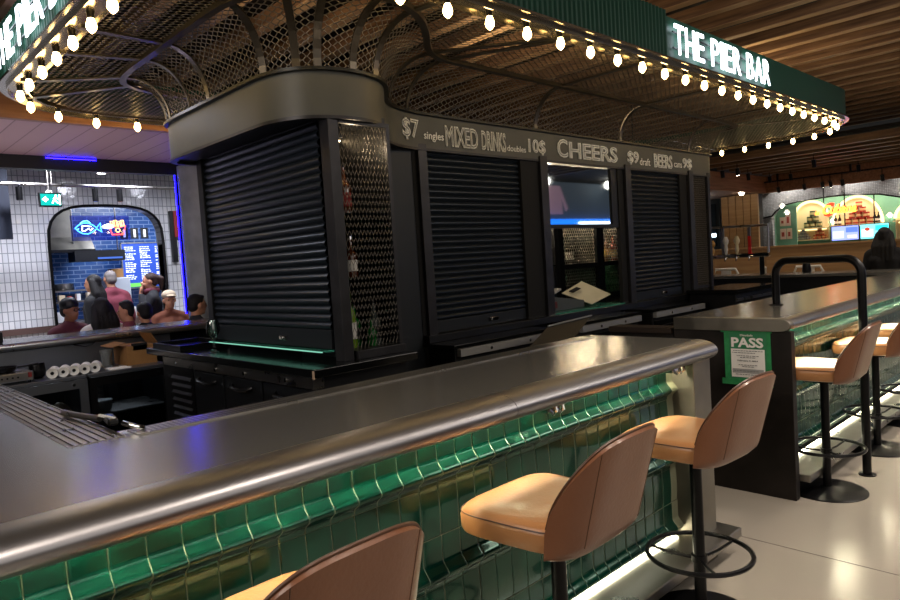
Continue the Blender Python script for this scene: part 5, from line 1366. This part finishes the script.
# wall lamps and ceiling spots in and around the far shop
for (y, z, lb) in ((5.76, 2.30, 'white glowing wall lamp on the grey mosaic at the left of the far shop'), (5.66, 2.14, 'white glowing wall lamp lower, at the arch corner of the far shop'), (5.02, 1.90, 'white lamp between the left and middle alcoves'), (3.92, 1.92, 'white lamp between the middle and right alcoves')):
    xx = 15.88 if z > 2.1 else 16.8
    t = thing('wall_lamp', lb, 'wall lamp', (xx, y, z)); MB().lathe([(.02, .07), (.06, .02), (.075, 0)], (xx, y, z), 14).build('shade', M['white'], t, smooth=True)
    MB().sphere((xx, y, z - .005), .035, 10, 8).build('bulb', glow('lamp_bulb', '#fff6e0', 16), t, smooth=True); MB().cyl((xx, y, z + .06), (xx + .1, y, z + .08), .01, n=8).build('arm', M['blackm'], t)
for (x, y, lb) in ((12.45, 5.55, 'black ceiling spotlight over the left of the timber column'), (12.4, 5.25, 'black ceiling spotlight second in the row over the timber column'), (13.6, 5.55, 'black ceiling spotlight in front of the drop beam'), (14.8, 5.6, 'black ceiling spotlight at the drop beam corner'), (14.85, 5.2, 'black ceiling spotlight right of the drop beam corner'), (14.8, 3.95, 'black ceiling spotlight before the mosaic wall on the right'), (12.8, 4.1, 'black ceiling spotlight between the far beams')):
    spot((x, y, 2.97), (.2, 0, -1), lb, .13, .035, rod=.08, lit=(x < 12.42))
for i, (y, lit) in enumerate(((5.62, 0), (5.1, 0), (4.75, 1), (4.60, 1), (4.38, 0), (3.68, 0))):
    spot((15.3, y, 2.80), (.5, 0, -1), ['first black wall-wash spotlight from the left over the far shop', 'second black wall-wash spotlight over the far shop sign', 'left lit spotlight of the bright pair over the far shop', 'right lit spotlight of the bright pair over the far shop', 'black spotlight just right of the bright pair', 'black spotlight furthest right over the far shop'][i], .12, .035, rod=.12, lit=bool(lit))
trk = tag(MB().box(15.28, 15.32, 2.5, 5.9, 2.80, 2.83).build('lighting_track', M['blackm']), 'black ceiling track holding the spotlights before the far shop', 'track')
MB().box(15.28, 15.32, 4.2, 4.24, 2.83, 2.968).build('track_drop', M['blackm'], trk)
MB().box(15.28, 15.32, 5.6, 5.64, 2.83, 2.968).build('track_drop', M['blackm'], trk)
for (x, y, z, lb) in ((14.6, 6.9, 2.62, 'bright lamp left of the timber column near the kiosk corner'), (14.7, 6.15, 2.60, 'bright lamp on the face of the timber column')):
    t = thing('pendant_bulb', lb, 'lamp', (x, y, z)); MB().sphere((x, y, z), .05, 12, 8).build('globe', glow('pend', '#fff2d8', 18), t, smooth=True); MB().cyl((x, y, z + .04), (x, y, z + .12), .025, n=10).build('holder', M['blackm'], t)
# pale shop window glimpsed left of the timber column
sw = thing('shop_window', 'blue-lit shop window glimpsed between the kiosk and the timber column', 'window', (15.8, 7.9, 1.8))
MB().box(15.8, 15.85, 7.25, 8.4, 1.5, 2.5).build('glass', pbr('dim_glass', '#2a3640', .1, .2), sw); MB().box(15.78, 15.8, 7.25, 8.4, 1.72, 1.80).build('light_line', glow('shopline', '#cfe8ff', 5), sw)
# ------------------------------------------------------------------ shops behind the camera, seen only as reflections in the hatch pane and the steel
sf = thing('shop_front', 'clothes shop front mirrored in the upper hatch pane', 'shop front', (18, -6, 0))
MB().box(14.5, 23, -6.3, -6.2, 2.45, 2.72).build('blue_fascia', glow('blue_fascia', '#1c6fe0', 3), sf)
MB().box(19.5, 21.5, -6.19, -6.17, 2.5, 2.62).build('white_band', glow('white_band', '#e6f6ff', 8), sf)
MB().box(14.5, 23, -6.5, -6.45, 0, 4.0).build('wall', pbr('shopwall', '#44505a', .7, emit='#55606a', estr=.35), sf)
for x in (16.6, 18.4):
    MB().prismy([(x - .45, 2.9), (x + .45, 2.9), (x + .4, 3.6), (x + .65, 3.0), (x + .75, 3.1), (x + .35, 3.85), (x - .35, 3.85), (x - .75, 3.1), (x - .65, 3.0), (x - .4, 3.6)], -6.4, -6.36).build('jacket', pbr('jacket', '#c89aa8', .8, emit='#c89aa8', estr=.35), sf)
for (x, z) in ((15.8, 3.9), (17.4, 3.9), (21, 3.9)): MB().sphere((x, -5.9, z), .14, 12, 8).build('globe_lamp', glow('globe_l', '#fff4e0', 14), sf, smooth=True)
# ------------------------------------------------------------------ light
scene.view_settings.exposure = 0.9
wd = bpy.data.worlds.new('world'); scene.world = wd; wd.use_nodes = True
wd.node_tree.nodes['Background'].inputs[0].default_value = srgb('#c9c4bd'); wd.node_tree.nodes['Background'].inputs[1].default_value = .3
def downlight(x, y, z, p, c='#ffefdf', r=.22, spot=110):
    light('downlight', 'SPOT', (x, y, z), p, c, r, None, spot, .8)
for (x, y, p) in ((.3, -.3, 110), (2.0, -.2, 120), (3.7, -.1, 140), (5.8, .0, 140), (8.0, .3, 140), (10.5, 1.0, 120)):
    downlight(x, y, 3.66, p)
# broad, soft area lights, unseen, added to raise the hall's ambient
light('hall_fill', 'AREA', (1.5, -2.2, 3.6), 42, '#fff4ea', 5.0, (2.0, 2.0, 1.0), size_y=5)
light('hall_fill', 'AREA', (6.5, -1.3, 3.66), 42, '#fff4ea', 3.5, (6.0, 0.6, 1.0), size_y=1.2)
light('hall_fill', 'AREA', (-2.0, 2.5, 3.6), 70, '#fff3e8', 2.0, (1.5, 3.5, 1.0), size_y=3)
for (x, y) in ((12.6, 1.5), (14.2, 2.6)): downlight(x, y, 2.95, 70)
for (x, y) in ((1.0, 9.6), (2.98, 9.4), (5.0, 9.6)): downlight(x, y, 3.25 if x != 2.98 else 2.95, 95, '#eef2ff')
for (x, y, p) in ((13.0, 3.2, 60), (12.6, 5.0, 70), (11.0, 3.9, 60)): downlight(x, y, 2.96 if x > 11.9 else 3.6, p)
light('cabinet_inner_light', 'POINT', (2.42, 3.28, 2.24), 1.6, '#ffe2b8', .03)  # no fixture; point light added to brighten the cabinet bottles
light('hatch_fill', 'POINT', (5.45, 4.25, 2.25), 7, '#ffe9cc', .06)  # fixtureless point light, added to lift the dark hatch interior
for (x, p) in ((.8, 100), (2.1, 100), (3.4, 80), (4.6, 70)): light('downlight', 'SPOT', (x, 9.0, 3.2), p, '#eef0ff', .08, (x, 10.2, 1.0), 120, .8)
downlight(1.0, 7.4, 2.88, 30, '#d8d8ff')
light('aisle_light', 'AREA', (1.6, 5.2, 2.85), 5, '#e6ecff', .5, (1.6, 5.6, 0))
light('kitchen_light', 'AREA', (4.6, 12.0, 3.15), 60, '#e4ecff', 1.2)
light('shop_light', 'AREA', (16.5, 4.4, 2.58), 22, '#fff0d8', .3, size_y=2.6)
for y in (5.6, 4.4, 3.2): light('wall_wash', 'SPOT', (15.76, y, 2.95), 26, '#fff4e4', .05, (16.0, y, 2.5), 120)
light('soffit_fill', 'AREA', (1.4, 7.0, 1.12), 9, '#e2d2ff', 1.6, (1.4, 7.2, 3), size_y=.2)  # unseen upward light, added to brighten the rear soffit
for (x, y) in ((8, 3.5), (5, 4.4), (2.2, 4.4), (12.5, 2.0), (11, 1)): light('timber_uplight', 'SPOT', (x, y, 3.0 if x > 9 else 3.06), 21, '#ffdcae', .1, (x + .5, y - .3, 4), 160)
